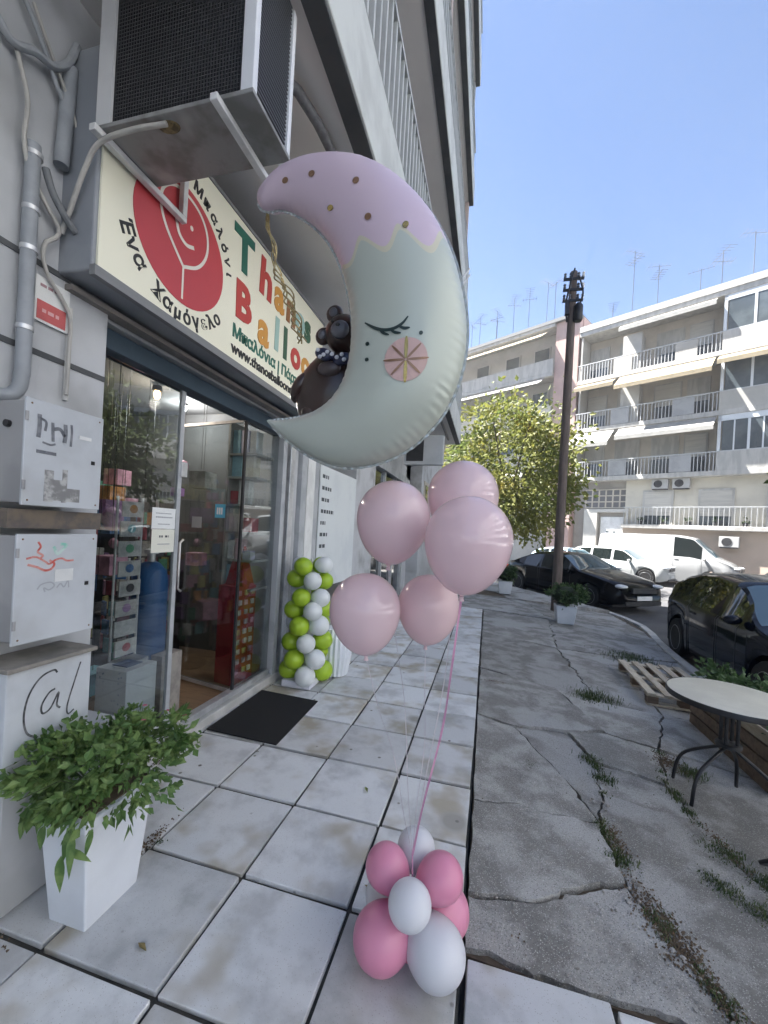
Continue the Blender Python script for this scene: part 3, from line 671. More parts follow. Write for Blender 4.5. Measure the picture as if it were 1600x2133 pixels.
# ------------------------------------------------------------------ things on the pillar: boxes, pipes, air conditioner
BOXM = pm('utility_box_paint', (.52,.55,.58), (.46,.485,.51), 2.5, .5, bump=.04, lay2=((.36,.355,.34), 3.4, .55, .82))
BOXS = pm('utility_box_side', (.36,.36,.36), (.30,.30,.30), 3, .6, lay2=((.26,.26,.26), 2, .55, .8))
GRAF = pm('grey_spray_paint', (.14,.15,.17), (.22,.23,.25), 30, .7); GRAR = pm('red_spray_paint', (.52,.10,.08), (.6,.3,.27), 25, .7); GRAG = pm('green_spray_paint', (.25,.55,.45), (.5,.62,.58), 25, .7)
BX = -1.70
def ubox(lab, y0, y1, z0, z1):
    t = thing('utility_box', lab, 'utility box', (-1.8,(y0+y1)/2,z0), group='metal utility boxes on the pillar')
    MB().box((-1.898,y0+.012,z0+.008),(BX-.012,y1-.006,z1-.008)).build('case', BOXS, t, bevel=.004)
    MB().box((BX-.0115,y0,z0),(BX,y1,z1)).build('door', BOXM, t, bevel=.003)
    for zz in (z0+.06, z1-.09): MB().tube([(BX+.001,y0+.004,zz),(BX+.001,y0+.004,zz+.035)], .006, 8).build('hinge', BOXS, t)
    for (yy, zz) in ((y0+.02,z0+.02),(y1-.02,z0+.02),(y0+.02,z1-.02),(y1-.02,z1-.02)): MB().ball((BX+.001,yy,zz),(.002,.004,.004),8).build('rivet', pm('rusty_rivet', (.20,.12,.07), None, rough=.8), t)
    MB().box((BX,y1-.05,(z0+z1)/2-.01),(BX+.004,y1-.035,(z0+z1)/2+.006)).build('lock', BLACKM, t)
    return t
t = ubox('upper white metal utility box with grey graffiti and torn sticker', 1.137, 1.455, 1.59, 2.0)
for pts_, w_ in (([(1.185,1.945),(1.187,1.90),(1.184,1.855)],.016),([(1.19,1.93),(1.21,1.92),(1.208,1.885)],.010),([(1.235,1.925),(1.238,1.88),(1.24,1.85)],.012),([(1.24,1.90),(1.265,1.905),(1.285,1.88)],.014),([(1.285,1.93),(1.288,1.89),(1.285,1.855)],.016),([(1.31,1.935),(1.313,1.90),(1.311,1.845)],.010),([(1.20,1.84),(1.23,1.835),(1.25,1.842)],.008)):
    stroke('graffiti', pts_, w_, GRAF, BX+.0015, t)
MB().box((BX,1.215,1.61),(BX+.0015,1.25,1.735)).box((BX,1.25,1.615),(BX+.0015,1.285,1.70)).box((BX,1.285,1.61),(BX+.0015,1.305,1.745)).box((BX,1.305,1.615),(BX+.0015,1.36,1.67)).build('torn_sticker', pm('sticker_residue', (.22,.22,.22), (.48,.48,.47), 26, .7), t)
MB().box((BX,1.18,1.795),(BX+.0015,1.255,1.808)).build('graffiti', GRAF, t); MB().box((BX,1.345,1.885),(BX+.002,1.40,1.90)).build('sticker', WHITE_P, t)
MB().tube([(-1.80,1.135,1.90),(-1.80,1.15,1.90)], .014, 12).build('knockout_hole', BLACKM, t)
t = ubox('lower white metal utility box with red scribbled graffiti', 1.130, 1.455, 1.055, 1.48)
stroke('graffiti', [(1.165,1.385),(1.20,1.39),(1.235,1.37),(1.25,1.36),(1.275,1.375),(1.30,1.38),(1.32,1.37),(1.35,1.37)], .008, GRAR, BX+.0015, t)
stroke('graffiti', [(1.17,1.362),(1.205,1.35),(1.235,1.335),(1.26,1.34),(1.27,1.36),(1.25,1.375)], .009, GRAR, BX+.0018, t)
stroke('graffiti', [(1.205,1.45),(1.215,1.43),(1.205,1.41),(1.225,1.395),(1.215,1.385)], .008, GRAR, BX+.0012, t)
stroke('graffiti', [(1.265,1.43),(1.28,1.40),(1.30,1.415),(1.315,1.435),(1.29,1.44)], .012, GRAG, BX+.0015, t)
stroke('graffiti', [(1.21,1.262),(1.225,1.28),(1.26,1.285),(1.275,1.27),(1.255,1.255),(1.235,1.265),(1.24,1.248)], .006, pm('faint_pencil', (.36,.38,.41), None), BX+.0013, t)
stroke('graffiti', [(1.285,1.26),(1.30,1.275),(1.315,1.26),(1.33,1.285),(1.335,1.255)], .006, pm('faint_pencil', (.36,.38,.41), None), BX+.0013, t)
MB().box((BX,1.275,1.285),(BX+.002,1.35,1.335)).build('sticker', WHITE_P, t); MB().tube([(-1.86,1.128,1.41),(-1.86,1.145,1.41)], .018, 12).build('knockout_hole', BLACKM, t)
# niche between the boxes, plinth cabinet below
MB().box((-1.899,1.12,1.50),(-1.74,1.50,1.575)).build('conduit_tray', pm('rusty_tray', (.10,.09,.085), (.16,.13,.10), 12, .8), label='dark tray of cables between the two utility boxes', cat='tray')
t = thing('meter_cabinet', 'low pale cabinet with black cursive graffiti behind the planter', 'cabinet', (-1.8,1.36,0))
CAB = pm('cabinet_stone', (.44,.45,.46), (.38,.39,.395), 2.2, .7, bump=.08, lay2=((.30,.295,.28), 1.5, .58, .85))
MB().box((-1.898,1.125,.02),(BX,1.60,.60)).build('base', CAB, t, bevel=.006)
MB().box((-1.898,1.120,.602),(BX+.002,1.455,.955)).build('door', BOXM, t, bevel=.004)
MB().box((-1.898,1.110,.957),(BX+.02,1.47,.975)).build('top_slab', pm('dirty_top_slab', (.20,.19,.17), (.27,.25,.22), 8, .85), t, bevel=.004)
SPRAY = pm('dark_spray_paint', (.05,.055,.06), (.16,.165,.17), 30, .7)
stroke('graffiti', [(1.305,.905),(1.29,.92),(1.24,.905),(1.20,.85),(1.185,.77),(1.20,.70),(1.24,.665)], .008, SPRAY, BX+.0035, t)
stroke('graffiti', [(1.30,.84),(1.275,.83),(1.25,.79),(1.255,.755),(1.285,.765),(1.315,.82),(1.31,.77),(1.325,.75)], .008, SPRAY, BX+.0035, t)
stroke('graffiti', [(1.405,.92),(1.38,.84),(1.355,.75),(1.36,.71),(1.385,.72)], .007, SPRAY, BX+.0035, t)
# small red and white sign plate on the pillar
t = thing('sign_plate', 'small white and red notice plate on the pillar below the sign', 'sign plate', (-1.89,1.34,2.37))
MB().box((-1.893,1.272,2.375),(-1.885,1.415,2.565)).build('plate', WHITE_P, t)
MB().box((-1.885,1.28,2.385),(-1.883,1.40,2.465)).build('red_panel', pm('plate_red', (.5,.10,.10), (.42,.08,.08), 8, .5), t)
scribble(t, -1.8845, 1.29, 2.53, .09, .012, pm('plate_print', (.35,.22,.24), None), rg); scribble(t, -1.8825, 1.30, 2.425, .07, .015, pm('plate_print2', (.62,.35,.35), None), rg)
# downpipe
t = thing('downpipe', 'grey vertical downpipe with clamps on the left pillar', 'pipe', (-1.86,1.25,2.1))
PIPE = pm('grey_pipe', (.30,.32,.345), (.25,.27,.29), 6, .55)
MB().tube([(-1.862,1.225,2.12),(-1.862,1.22,3.05)], .027, 14).build('pipe', PIPE, t, smooth=True)
MB().tube([(-1.862,1.33,3.06),(-1.862,1.35,3.5)], .028, 14).build('pipe', PIPE, t, smooth=True)
for z in (2.3,2.62,2.78,3.0): MB().tube([(-1.862,1.224,z),(-1.862,1.224,z+.018)], .031, 14).build('clamp', ALU, t, smooth=True)
MB().tube(crom([(-1.862,1.225,2.14),(-1.865,1.215,2.06),(-1.875,1.17,2.02),(-1.88,1.02,2.01)], 14), .027, 12).build('elbow', PIPE, t, smooth=True)
CABL = pm('beige_cable', (.44,.43,.40), (.37,.36,.34), 10, .6); GCAB = pm('grey_cable', (.33,.35,.37), (.28,.3,.32), 10, .6)
def cable(lab, pts, r, m_=CABL): MB().tube(crom(pts, 50), r, 8).build('cable', m_, smooth=True, label=lab, cat='cable')
cable('beige cable looping from the wall down past the sign to the plate', [(-1.87,1.15,3.36),(-1.86,1.19,3.20),(-1.86,1.185,3.05),(-1.86,1.21,2.94),(-1.86,1.28,2.85),(-1.86,1.335,2.79),(-1.86,1.32,2.74),(-1.86,1.285,2.70),(-1.865,1.28,2.64),(-1.87,1.31,2.57),(-1.87,1.37,2.51),(-1.87,1.41,2.44),(-1.87,1.412,2.30),(-1.87,1.41,2.1)], .0085)
cable('pale drain tube running from the air conditioner corner down to the pillar', [(-1.35,1.36,3.17),(-1.5,1.34,3.155),(-1.66,1.33,3.12),(-1.74,1.335,3.02),(-1.82,1.345,2.87),(-1.86,1.345,2.78)], .010)
cable('thin pale cable slanting down from top left of the pillar', [(-1.87,1.20,3.60),(-1.86,1.28,3.45),(-1.85,1.33,3.36),(-1.84,1.39,3.22),(-1.83,1.43,3.10)], .007)
cable('dark cable bundle bending at the top of the pillar', [(-1.88,1.08,3.42),(-1.86,1.13,3.36),(-1.85,1.20,3.40),(-1.85,1.27,3.42),(-1.85,1.33,3.50),(-1.86,1.37,3.62)], .016, GCAB)
cable('grey cable running diagonally beside the dark bundle', [(-1.88,1.10,3.66),(-1.86,1.2,3.52),(-1.86,1.30,3.36),(-1.85,1.38,3.27),(-1.84,1.45,3.22)], .010, GCAB)
cable('dark cable from downpipe to the sign casing', [(-1.84,1.255,2.98),(-1.83,1.28,2.90),(-1.82,1.33,2.83),(-1.81,1.37,2.79)], .014, pm('dark_cable', (.16,.17,.18), None))
# white window trim between pillar and glass
MB().tube([(-1.895,1.425,2.08),(-1.895,1.425,2.50)], .012, 8).build('conduit', pm('pale_conduit', (.55,.55,.53), None), label='pale vertical conduit at the edge of the pillar', cat='conduit')
# air conditioner
AX0, AX1, AY0, AY1, AZ0, AZ1 = -1.69, -.942, 1.335, 1.615, 3.20, 3.82
ac = thing('air_conditioner', 'air conditioner outdoor unit on brackets above the shop sign', 'air conditioner', (-1.3,1.47,3.2))
ACP = pm('ac_casing_paint', (.62,.63,.64), (.55,.56,.57), 3, .45); COIL = pm('ac_coil', (.028,.03,.034), (.045,.047,.052), 60, .6)
ACW = pm('ac_white_post', (.72,.74,.77), (.66,.68,.71), 3, .4)
MB().box((AX0+.012,AY0+.02,AZ0+.012),(AX1-.02,AY1-.004,AZ1)).build('coil', COIL, ac)
for k in range(46):     # vertical fins on the near face
    x = AX0+.085+k*(AX1-.05-AX0-.085)/45
    if k == 0: fin = recentre(MB().box((x-.0015,AY0+.012,AZ0+.02),(x+.0015,AY0+.02,AZ1-.01)).build('fin', COIL, ac), (x,AY0+.016,AZ0+.02), ac)
    else: share(fin, ac, Vector((x,AY0+.016,AZ0+.02))-ORG[ac.name])
mb = MB()
for k in range(38):
    z = AZ0+.03+k*.0158; mb.box((AX0+.08,AY0+.011,z),(AX1-.05,AY0+.0115,z+.0035))
mb.build('guard_mesh', pm('guard_wire', (.05,.052,.056), None, rough=.5), ac, kind='stuff')
for k in range(34):
    z = AZ0+.03+k*.018
    f2 = MB().box((AX1-.019,AY0+.035,z),(AX1-.006,AY1-.02,z+.005)).build('side_fin', pm('side_fin_grey', (.12,.125,.135), None, rough=.5), ac)
MB().box((AX0,AY0,AZ0),(AX0+.075,AY0+.012,AZ1)).box((AX0,AY0+.0121,AZ0),(AX0+.011,AY1-.001,AZ1)).build('left_flange', ACP, ac)
MB().box((AX1-.055,AY0,AZ0),(AX1,AY0+.03,AZ1)).build('corner_post', ACW, ac, bevel=.004)
MB().box((AX1-.018,AY1-.018,AZ0),(AX1+.002,AY1,AZ1)).build('corner_post', ACW, ac)
MB().box((AX0,AY1-.0005,AZ0),(AX1,AY1+.012,AZ1)).build('front_panel', ACP, ac)
MB().box((AX0-.003,AY0-.004,AZ0-.018),(AX1+.004,AY1+.014,AZ0)).build('base_pan', pm('weathered_galvanised', (.27,.272,.27), (.18,.178,.17), 5, .55, metal=.1, bump=.08, lay2=((.36,.36,.355), 3, .55, .7)), ac, bevel=.003)
MB().ball((-1.36,AY0+.05,AZ0-.016), (.05,.03,.01), 14).build('rust_stain_lump', pm('rusty_drain', (.20,.15,.07), (.08,.06,.03), 40, .8), ac)
BRK = pm('bracket_paint', (.70,.71,.71), (.55,.56,.56), 6, .45)
for x in (-1.085,-1.665):
    t = MB().box((x-.016,1.30,AZ0-.048),(x+.016,1.83,AZ0-.02)).build('bracket', BRK, ac, bevel=.003)
    MB().box((x-.016,1.80,AZ0-.0195),(x+.016,1.83,AZ0+.22)).build('bracket_leg', BRK, t, bevel=.003)
# doormat
MAT_ = pm('black_rubber_mat', (.006,.006,.007), (.010,.010,.011), 90, .95, bump=.5, bscale=300)
t = thing('doormat', 'black rectangular doormat on the tiles at the shop door', 'doormat', (-1.67,3.02,.004))
MB().add([(-1.955,2.635,.005),(-1.365,2.62,.005),(-1.385,3.40,.005),(-1.965,3.43,.005),(-1.955,2.635,.015),(-1.365,2.62,.015),(-1.385,3.40,.015),(-1.965,3.43,.015)],[(3,2,1,0),(4,5,6,7),(0,1,5,4),(1,2,6,5),(2,3,7,6),(3,0,4,7)]).build('pile', MAT_, t, bevel=.003)
# ------------------------------------------------------------------ planter by the pillar
POT = pm('white_planter', (.66,.69,.73), (.61,.64,.68), 3, .45, bump=.03)
pl = thing('potted_plant', 'tall white square planter overflowing with green leaves beside the pillar', 'potted plant', (-1.46,1.33,0))
def frustum(c, b, t_, z0, z1):
    (bx,by),(tx,ty) = b, t_; x, y = c
    return MB().add([(x-bx,y-by,z0),(x+bx,y-by,z0),(x+bx,y+by,z0),(x-bx,y+by,z0),(x-tx,y-ty,z1),(x+tx,y-ty,z1),(x+tx,y+ty,z1),(x-tx,y+ty,z1)],
                    [(3,2,1,0),(4,5,6,7),(0,1,5,4),(1,2,6,5),(2,3,7,6),(3,0,4,7)])
frustum((-1.462,1.328),(.088,.118),(.112,.155),.004,.41).build('pot', POT, pl, bevel=.006)
frustum((-1.462,1.328),(.122,.166),(.124,.168),.41,.452).build('rim', POT, pl, bevel=.005)
MB().box((-1.57,1.18,.452),(-1.355,1.475,.456)).build('soil', SOIL, pl)
LEAF = pm('plant_leaf', (.085,.165,.045), (.19,.28,.09), 14, .5, trans=.25, spec=.4, lay2=((.11,.15,.05), 20, .6, .8))
f1 = foliage((-1.47,1.36,.56), (.34,.29,.15), 2100, .037, seed=3, shell=.25, droop=.3)
f0 = foliage((-1.47,1.25,.505), (.16,.12,.06), 700, .036, seed=9, shell=.05, droop=.5)
f2 = foliage((-1.66,1.26,.50), (.18,.16,.10), 520, .040, seed=4, shell=.1, droop=.6)
f3 = foliage((-1.36,1.47,.60), (.17,.17,.13), 560, .036, seed=5, shell=.1, droop=.1)
for k in (f0, f2, f3): f1.add(k.v, k.f)
f1.build('foliage', LEAF, pl, kind='stuff', smooth=False)
st = MB(); rg = random.Random(8)
for k in range(26):
    a = rg.uniform(0,6.28); r_ = rg.uniform(.1,.3)
    st.tube([(-1.462+rg.uniform(-.05,.05),1.33+rg.uniform(-.06,.06),.45),(-1.462+math.cos(a)*r_*.5,1.33+math.sin(a)*r_*.5,.56),(-1.462+math.cos(a)*r_,1.35+math.sin(a)*r_,.58+rg.uniform(-.06,.08))], .0025, 5)
st.build('stems', pm('plant_stem', (.06,.09,.03), None), pl, kind='stuff')
def bigleaf(p, d, L, W, nrm):
    p, d, n_ = Vector(p), Vector(d).normalized(), Vector(nrm); s_ = d.cross(n_).normalized(); n_ = s_.cross(d)
    vs = []; 
    for i in range(7):
        t_ = i/6; w_ = W*math.sin(math.pi*(t_**.8))*.5; q = p + d*L*t_ - Vector((0,0,1))*L*.25*t_*t_ 
        vs += [q - s_*w_ + n_*w_*.3, q, q + s_*w_ + n_*w_*.3]
    fs = []
    for i in range(6): fs += [(3*i,3*i+1,3*i+4,3*i+3),(3*i+1,3*i+2,3*i+5,3*i+4)]
    MB().add(vs, fs).build('leaf', LEAF, pl, smooth=2)
bigleaf((-1.395,1.16,.44),(-.1,-.25,-1),.10,.035,(.3,-1,0)); bigleaf((-1.405,1.13,.35),(.15,-.1,-1),.10,.036,(.3,-1,0)); bigleaf((-1.395,1.14,.36),(1,.15,.0),.10,.026,(.2,-.8,.6))
bigleaf((-1.33,1.18,.43),(-.2,-.1,-1),.09,.022,(1,-.5,0)); bigleaf((-1.50,1.14,.43),(0,-.2,-1),.07,.04,(0,-1,0)); bigleaf((-1.61,1.15,.42),(-.1,-.2,-1),.06,.035,(0,-1,0))
bigleaf((-1.37,1.14,.44),(.3,-.3,-1),.12,.03,(.5,-1,0))
for k in range(9):   # small pink and white flowers
    x, y, z = -1.44+rg.uniform(-.04,.16), 1.50+rg.uniform(-.07,.12), .665+rg.uniform(-.02,.045)
    b = MB()
    for j in range(5):
        a = j*1.2566; d = Vector((math.cos(a)*.012, math.sin(a)*.012, .004)); s_ = Vector((-d.y,d.x,0))*.45
        b.add([(x,y,z), Vector((x,y,z))+d*.6+s_, Vector((x,y,z))+d, Vector((x,y,z))+d*.6-s_], [(0,1,2,3)])
    b.build('flower', pm('pink_flower', (.45,.10,.16), None) if k % 3 else pm('white_flower', (.7,.7,.66), None), pl)

# ------------------------------------------------------------------ balloons
def latex(mb, c, r, axis=(0,0,1), long=1.16, n=28):
    """latex balloon: rounded crown, body tapering to the neck (neck end points along -axis)"""
    ax = Vector(axis).normalized(); m = ax.to_track_quat('Z','Y').to_matrix().to_4x4()
    prof = []
    for i in range(23):
        th = math.pi*i/22*.972; z = math.cos(th); q = math.sin(th)
        if z < 0: q *= 1-.10*z*z; z *= long*1.12
        prof.append((q*r, z*r))
    prof = prof[::-1]
    prof[-1] = (0, prof[-1][1])
    nz = prof[0][1]
    pr_ = [(.05*r,nz-.03*r)] + prof
    mb.lathe(pr_, c, n, m)
    kn = MB().lathe([(.0,.02*r),(.055*r,-.02*r),(.05*r,-.06*r),(.075*r,-.12*r),(.03*r,-.13*r),(0,-.10*r)], Vector(c)+ax*(nz-.03*r), 12, m)
    return mb, kn, Vector(c)+ax*(nz-.1*r)
PKC = pm('pale_pink_latex', (.87,.71,.74), (.85,.69,.72), 2, .12, trans=.42, coat=.7, spec=.5)
PKD = pm('dusty_pink_latex', (.86,.69,.71), (.84,.67,.69), 2, .2, trans=.42, coat=.3)
TIE = Vector((-.20,1.47,.40))
RIB = pm('pink_ribbon', (.62,.32,.45), (.56,.27,.42), 30, .5, trans=.2); RIBW = pm('white_ribbon', (.62,.58,.60), None, rough=.5, trans=.3)
def ribbon(pts, wd, name, mat, parent):
    P = crom(pts, 40); vs = []
    for i, p in enumerate(P):
        tw = .6*math.sin(i*.33); vs += [p+Vector((math.cos(tw),math.sin(tw),0))*wd/2, p-Vector((math.cos(tw),math.sin(tw),0))*wd/2]
    return MB().add(vs, [(2*i,2*i+1,2*i+3,2*i+2) for i in range(len(P)-1)]).build(name, mat, parent)
for (c, r, ax, m_, lab, wd, rm) in (
    ((-.375,1.62,1.625),.150,(.05,0,1),PKC,'pale pink balloon below the moon tip, upper left of the floating cluster',.003,RIBW),
    ((-.065,1.46,1.555),.152,(.06,-.05,1),PKC,'largest pale pink balloon, front right of the floating cluster',.008,RIB),
    ((-.445,1.52,1.262),.138,(-.08,0,1),PKC,'lowest left pale pink balloon near the green balloon column',.003,RIBW),
    ((-.222,1.70,1.268),.128,(.02,0,1),PKD,'deeper pink smaller balloon in the middle of the lower row',.003,RIBW),
    ((-.112,1.77,1.735),.150,(0,.05,1),PKC,'pale pink balloon half hidden behind the largest one',.004,RIBW)):
    t = thing('balloon', lab, 'balloon', (c[0],c[1],c[2]-r*1.2), group='pale pink balloons floating on ribbons')
    b, kn, e = latex(MB(), c, r, ax); b.build('body', m_, t, smooth=2); kn.build('knot', m_, t, smooth=True)
    mid = e.lerp(TIE, .5)+Vector((.02,0,0))
    ribbon([e, e.lerp(TIE,.25)+Vector((.01,0,-.02)), mid, e.lerp(TIE,.8)+Vector((.004,0,0)), TIE], wd, 'ribbon', rm, t)
# balloon weight on the pavement
t = thing('balloon_weight', 'pink and white balloon bunch resting on the tiles as a weight', 'balloon bunch', (-.2,1.5,0))
PK2 = pm('rose_pink_latex', (.78,.32,.46), (.76,.30,.44), 2, .28, trans=.22); WH2 = pm('white_latex', (.76,.77,.80), (.74,.75,.78), 2, .3, trans=.25)
CEN = Vector((-.195,1.50,.19))
for (c, r, m_, lg) in (((-.288,1.425,.118),.102,PK2,1.12),((-.092,1.43,.118),.100,WH2,1.2),((-.19,1.40,.285),.075,WH2,1.15),((-.305,1.53,.285),.080,PK2,1.1),((-.098,1.535,.295),.082,PK2,1.1),((-.212,1.66,.285),.076,WH2,1.1),((-.085,1.60,.115),.098,PK2,1.1),((-.30,1.60,.115),.095,WH2,1.1)):
    ax = (Vector(c)-CEN); ax.z *= .7
    if c[2] < .2: ax = Vector((ax.x, ax.y, -.25*abs(ax.length)))
    b, kn, e = latex(MB(), c, r, ax, lg); o = b.build('balloon', m_, t, smooth=2); kn.build('knot', m_, o, smooth=True)
MB().lathe([(.028,0),(.03,.012),(.03,.05),(.012,.06)], (-.195,1.5,.004), 14).build('sand_weight', PK2, t, smooth=True)
MB().tube([(-.195,1.5,.06),(-.195,1.5,.2),tuple(TIE)], .003, 6).build('cord', RIB, t)
# green and white column
t = thing('balloon_column', 'spiral column of lime green and white balloons beside the shop door', 'balloon column', (-1.69,3.78,0))
GRN = pm('lime_latex', (.42,.62,.04), (.39,.58,.035), 2, .28, trans=.22); WH3 = pm('bright_white_latex', (.80,.83,.84), None, rough=.3, trans=.25)
rg = random.Random(2)
for L_ in range(8):
    z = .135+L_*.150; rad = .168-.004*L_
    for k in range(4):
        a = R(47*L_ + 90*k + 20 + rg.uniform(-12,12)); r = .100 - .002*L_ + rg.uniform(-.005,.005)
        c = Vector((-1.69+math.cos(a)*rad, 3.78+math.sin(a)*rad, z+rg.uniform(-.02,.02)))
        m_ = GRN if (k + L_//2) % 2 == 0 else WH3
        ax = Vector((math.cos(a),math.sin(a),.1))
        b, kn, e = latex(MB(), c, r, ax, 1.1, 20); b.build('balloon', m_, t, smooth=2)
MB().tube([(-1.69,3.78,.02),(-1.69,3.78,1.25)], .012, 8).build('pole', WHITE_P, t)
MB().box((-1.86,3.60,.005),(-1.56,3.90,.07)).build('base_box', pm('lilac_white_base', (.66,.67,.74), None, rough=.5), t, bevel=.008)
t = thing('ribbed_pot', 'white ribbed pot standing behind the green balloon column', 'pot', (-1.50,4.10,0))
n0 = MB(); n = 40
prof = [(.10,.0),(.14,.02),(.17,.22),(.165,.42),(.13,.50),(.11,.50),(.10,.42)]
n0.lathe(prof, (-1.50,4.10,.004), n)
for i, v in enumerate(n0.v):
    if i % 2: v.x = -1.50+(v.x+1.50)*.93; v.y = 4.10+(v.y-4.10)*.93
n0.build('body', pm('white_ceramic', (.68,.71,.75), None, rough=.35), t, smooth=False)

# ------------------------------------------------------------------ moon balloon
outer = [(-.939,2.839),(-.923,2.866),(-.893,2.886),(-.814,2.926),(-.725,2.94),(-.638,2.934),(-.552,2.914),(-.477,2.883),(-.402,2.835),(-.329,2.77),(-.256,2.685),(-.201,2.594),(-.16,2.502),(-.129,2.4),(-.111,2.309),(-.105,2.227),(-.113,2.138),(-.137,2.049),(-.178,1.968),(-.237,1.898),(-.311,1.843),(-.396,1.808),(-.486,1.793),(-.57,1.8),(-.648,1.828),(-.73,1.876),(-.793,1.922),(-.845,1.965)]
inner = [(-.938,2.827),(-.919,2.795),(-.887,2.779),(-.835,2.777),(-.773,2.752),(-.701,2.702),(-.639,2.64),(-.591,2.565),(-.554,2.476),(-.526,2.377),(-.513,2.288),(-.513,2.2),(-.529,2.114),(-.566,2.048),(-.62,2.005),(-.687,1.979),(-.755,1.968),(-.806,1.966),(-.843,1.969)]
MY, NS, NT = 1.40, 640, 72
O_ = crom([(a,0,b) for a, b in outer], NS); I_ = crom([(a,0,b) for a, b in inner], NS)
def ms(i):
    m_ = (O_[i]+I_[i])/2; a = (O_[i]-I_[i])/2; L_ = a.length
    T = L_*.80*(1-.12*(L_/.21)**2) if L_ < .3 else L_*.7
    return m_, a, T
verts = []; uvs = []
for i in range(NS):
    m_, a, T = ms(i); s_ = i/(NS-1)
    for k in range(NT):
        th = 2*math.pi*k/NT; c = math.cos(th); sn = math.sin(th)
        seam = max(0, (abs(c)-.74)/.26)**1.8
        ph = 190*s_ if c > 0 else 120*s_
        wr = seam*(.010*math.sin(ph*2*math.pi/2.6+2.5*noise.noise(Vector((s_*25,1,0))))*(.5+abs(noise.noise(Vector((s_*40,3,0))))*1.6)+.010*noise.noise(Vector((s_*60, c*2, 0))))*min(1, a.length/.12)
        mag = abs(sn)**.92*(1 if sn > 0 else -1)
        verts.append((m_.x+a.x*c*(1+wr*.35), MY - T*mag*(1+wr*5), m_.z+a.z*c*(1+wr*.35))); uvs.append((s_, c))
faces = [(i*NT+k, i*NT+(k+1) % NT, (i+1)*NT+(k+1) % NT, (i+1)*NT+k) for i in range(NS-1) for k in range(NT)]
faces += [tuple(range(NT))[::-1], tuple((NS-1)*NT+k for k in range(NT))]
moon = thing('moon_balloon', 'large crescent moon foil balloon with sleeping face, lilac cap and mint body', 'foil balloon', (-.5,1.4,1.79))
me = bpy.data.meshes.new('body'); me.from_pydata([Vector(v)-ORG[moon.name] for v in verts], [], faces)
uvl = me.uv_layers.new(name='sc')
for lp in me.loops: uvl.data[lp.index].uv = uvs[lp.vertex_index]
bm = bmesh.new(); bm.from_mesh(me); bmesh.ops.recalc_face_normals(bm, faces=bm.faces); bm.to_mesh(me); bm.free(); me.shade_smooth()
def near_s(arr, p): return min(range(NS), key=lambda i: (arr[i]-Vector((p[0],0,p[1]))).length)/(NS-1)
s_in, s_out = near_s(I_, (-.530,2.50)), near_s(O_, (-.172,2.503))
m = bpy.data.materials.new('moon_foil'); m.use_nodes = True; N = m.node_tree.nodes; L = m.node_tree.links; b = N['Principled BSDF']
uvn = N.new('ShaderNodeUVMap'); uvn.uv_map = 'sc'; sx = N.new('ShaderNodeSeparateXYZ'); L.new(uvn.outputs[0], sx.inputs[0])
def mth(op, a, b_=None, c_=None):
    n_ = N.new('ShaderNodeMath'); n_.operation = op
    for k, v in enumerate((a, b_, c_)):
        if v is None: continue
        if hasattr(v, 'type'): L.new(v, n_.inputs[k])
        else: n_.inputs[k].default_value = v
    return n_.outputs[0]
S_, C_ = sx.outputs[0], sx.outputs[1]
bound = mth('MULTIPLY_ADD', C_, (s_out-s_in)/2, (s_out+s_in)/2)
scal = mth('MULTIPLY', mth('POWER', mth('ABSOLUTE', mth('COSINE', mth('MULTIPLY_ADD', C_, 4.6, .4))), 1.6), .040)
edge = mth('SUBTRACT', mth('ADD', bound, scal), .024)
capm = mth('LESS_THAN', S_, edge)
line = mth('LESS_THAN', mth('ABSOLUTE', mth('SUBTRACT', S_, edge)), .0062)
line = mth('MULTIPLY', line, mth('LESS_THAN', mth('ABSOLUTE', C_), .93))
mx = N.new('ShaderNodeMix'); mx.data_type = 'RGBA'; mx.inputs[6].default_value = (.46,.50,.44,1); mx.inputs[7].default_value = (.60,.48,.56,1); L.new(capm, mx.inputs[0])
mx2 = N.new('ShaderNodeMix'); mx2.data_type = 'RGBA'; L.new(mx.outputs[2], mx2.inputs[6]); mx2.inputs[7].default_value = (.58,.55,.42,1); L.new(line, mx2.inputs[0])
L.new(mx2.outputs[2], b.inputs['Base Color']); b.inputs['Roughness'].default_value = .36; b.inputs['Specular IOR Level'].default_value = .5; b.inputs['Metallic'].default_value = .12
me.materials.append(m)
o = bpy.data.objects.new('body', me); col.objects.link(o); o.parent = moon; ORG[o.name] = ORG[moon.name]; MBODY = o
# flat welded seam margin running round the foil edge
fl = MB(); nf = NS
for arr, oth in ((O_, I_), (I_, O_)):
    vs_ = []
    for i in range(nf):
        d = (arr[min(i+1,nf-1)]-arr[max(i-1,0)]).normalized(); out = (arr[i]-oth[i])
        n_ = Vector((-d.z,0,d.x)); n_ = n_ if n_.dot(out) >= 0 else -n_
        rp = .0035*noise.noise(Vector((i*.21,5,0)))+.002*math.sin(i*.72)
        wdt = .009*min(1, out.length/.05); p0 = arr[i]-n_*.004
        for q, yo in ((p0,-.0006),(arr[i]+n_*wdt,-.0006+rp),(arr[i]+n_*wdt,.0006+rp),(p0,.0006)): vs_.append((q.x, MY+yo, q.z))
    fl.add(vs_, [(4*i+a,4*i+(a+1)%4,4*i+4+(a+1)%4,4*i+4+a) for i in range(nf-1) for a in range(4)])
fl.build('seam_flange', pm('foil_seam', (.46,.48,.46), (.40,.42,.41), 30, .25, metal=.4), MBODY, smooth=True)
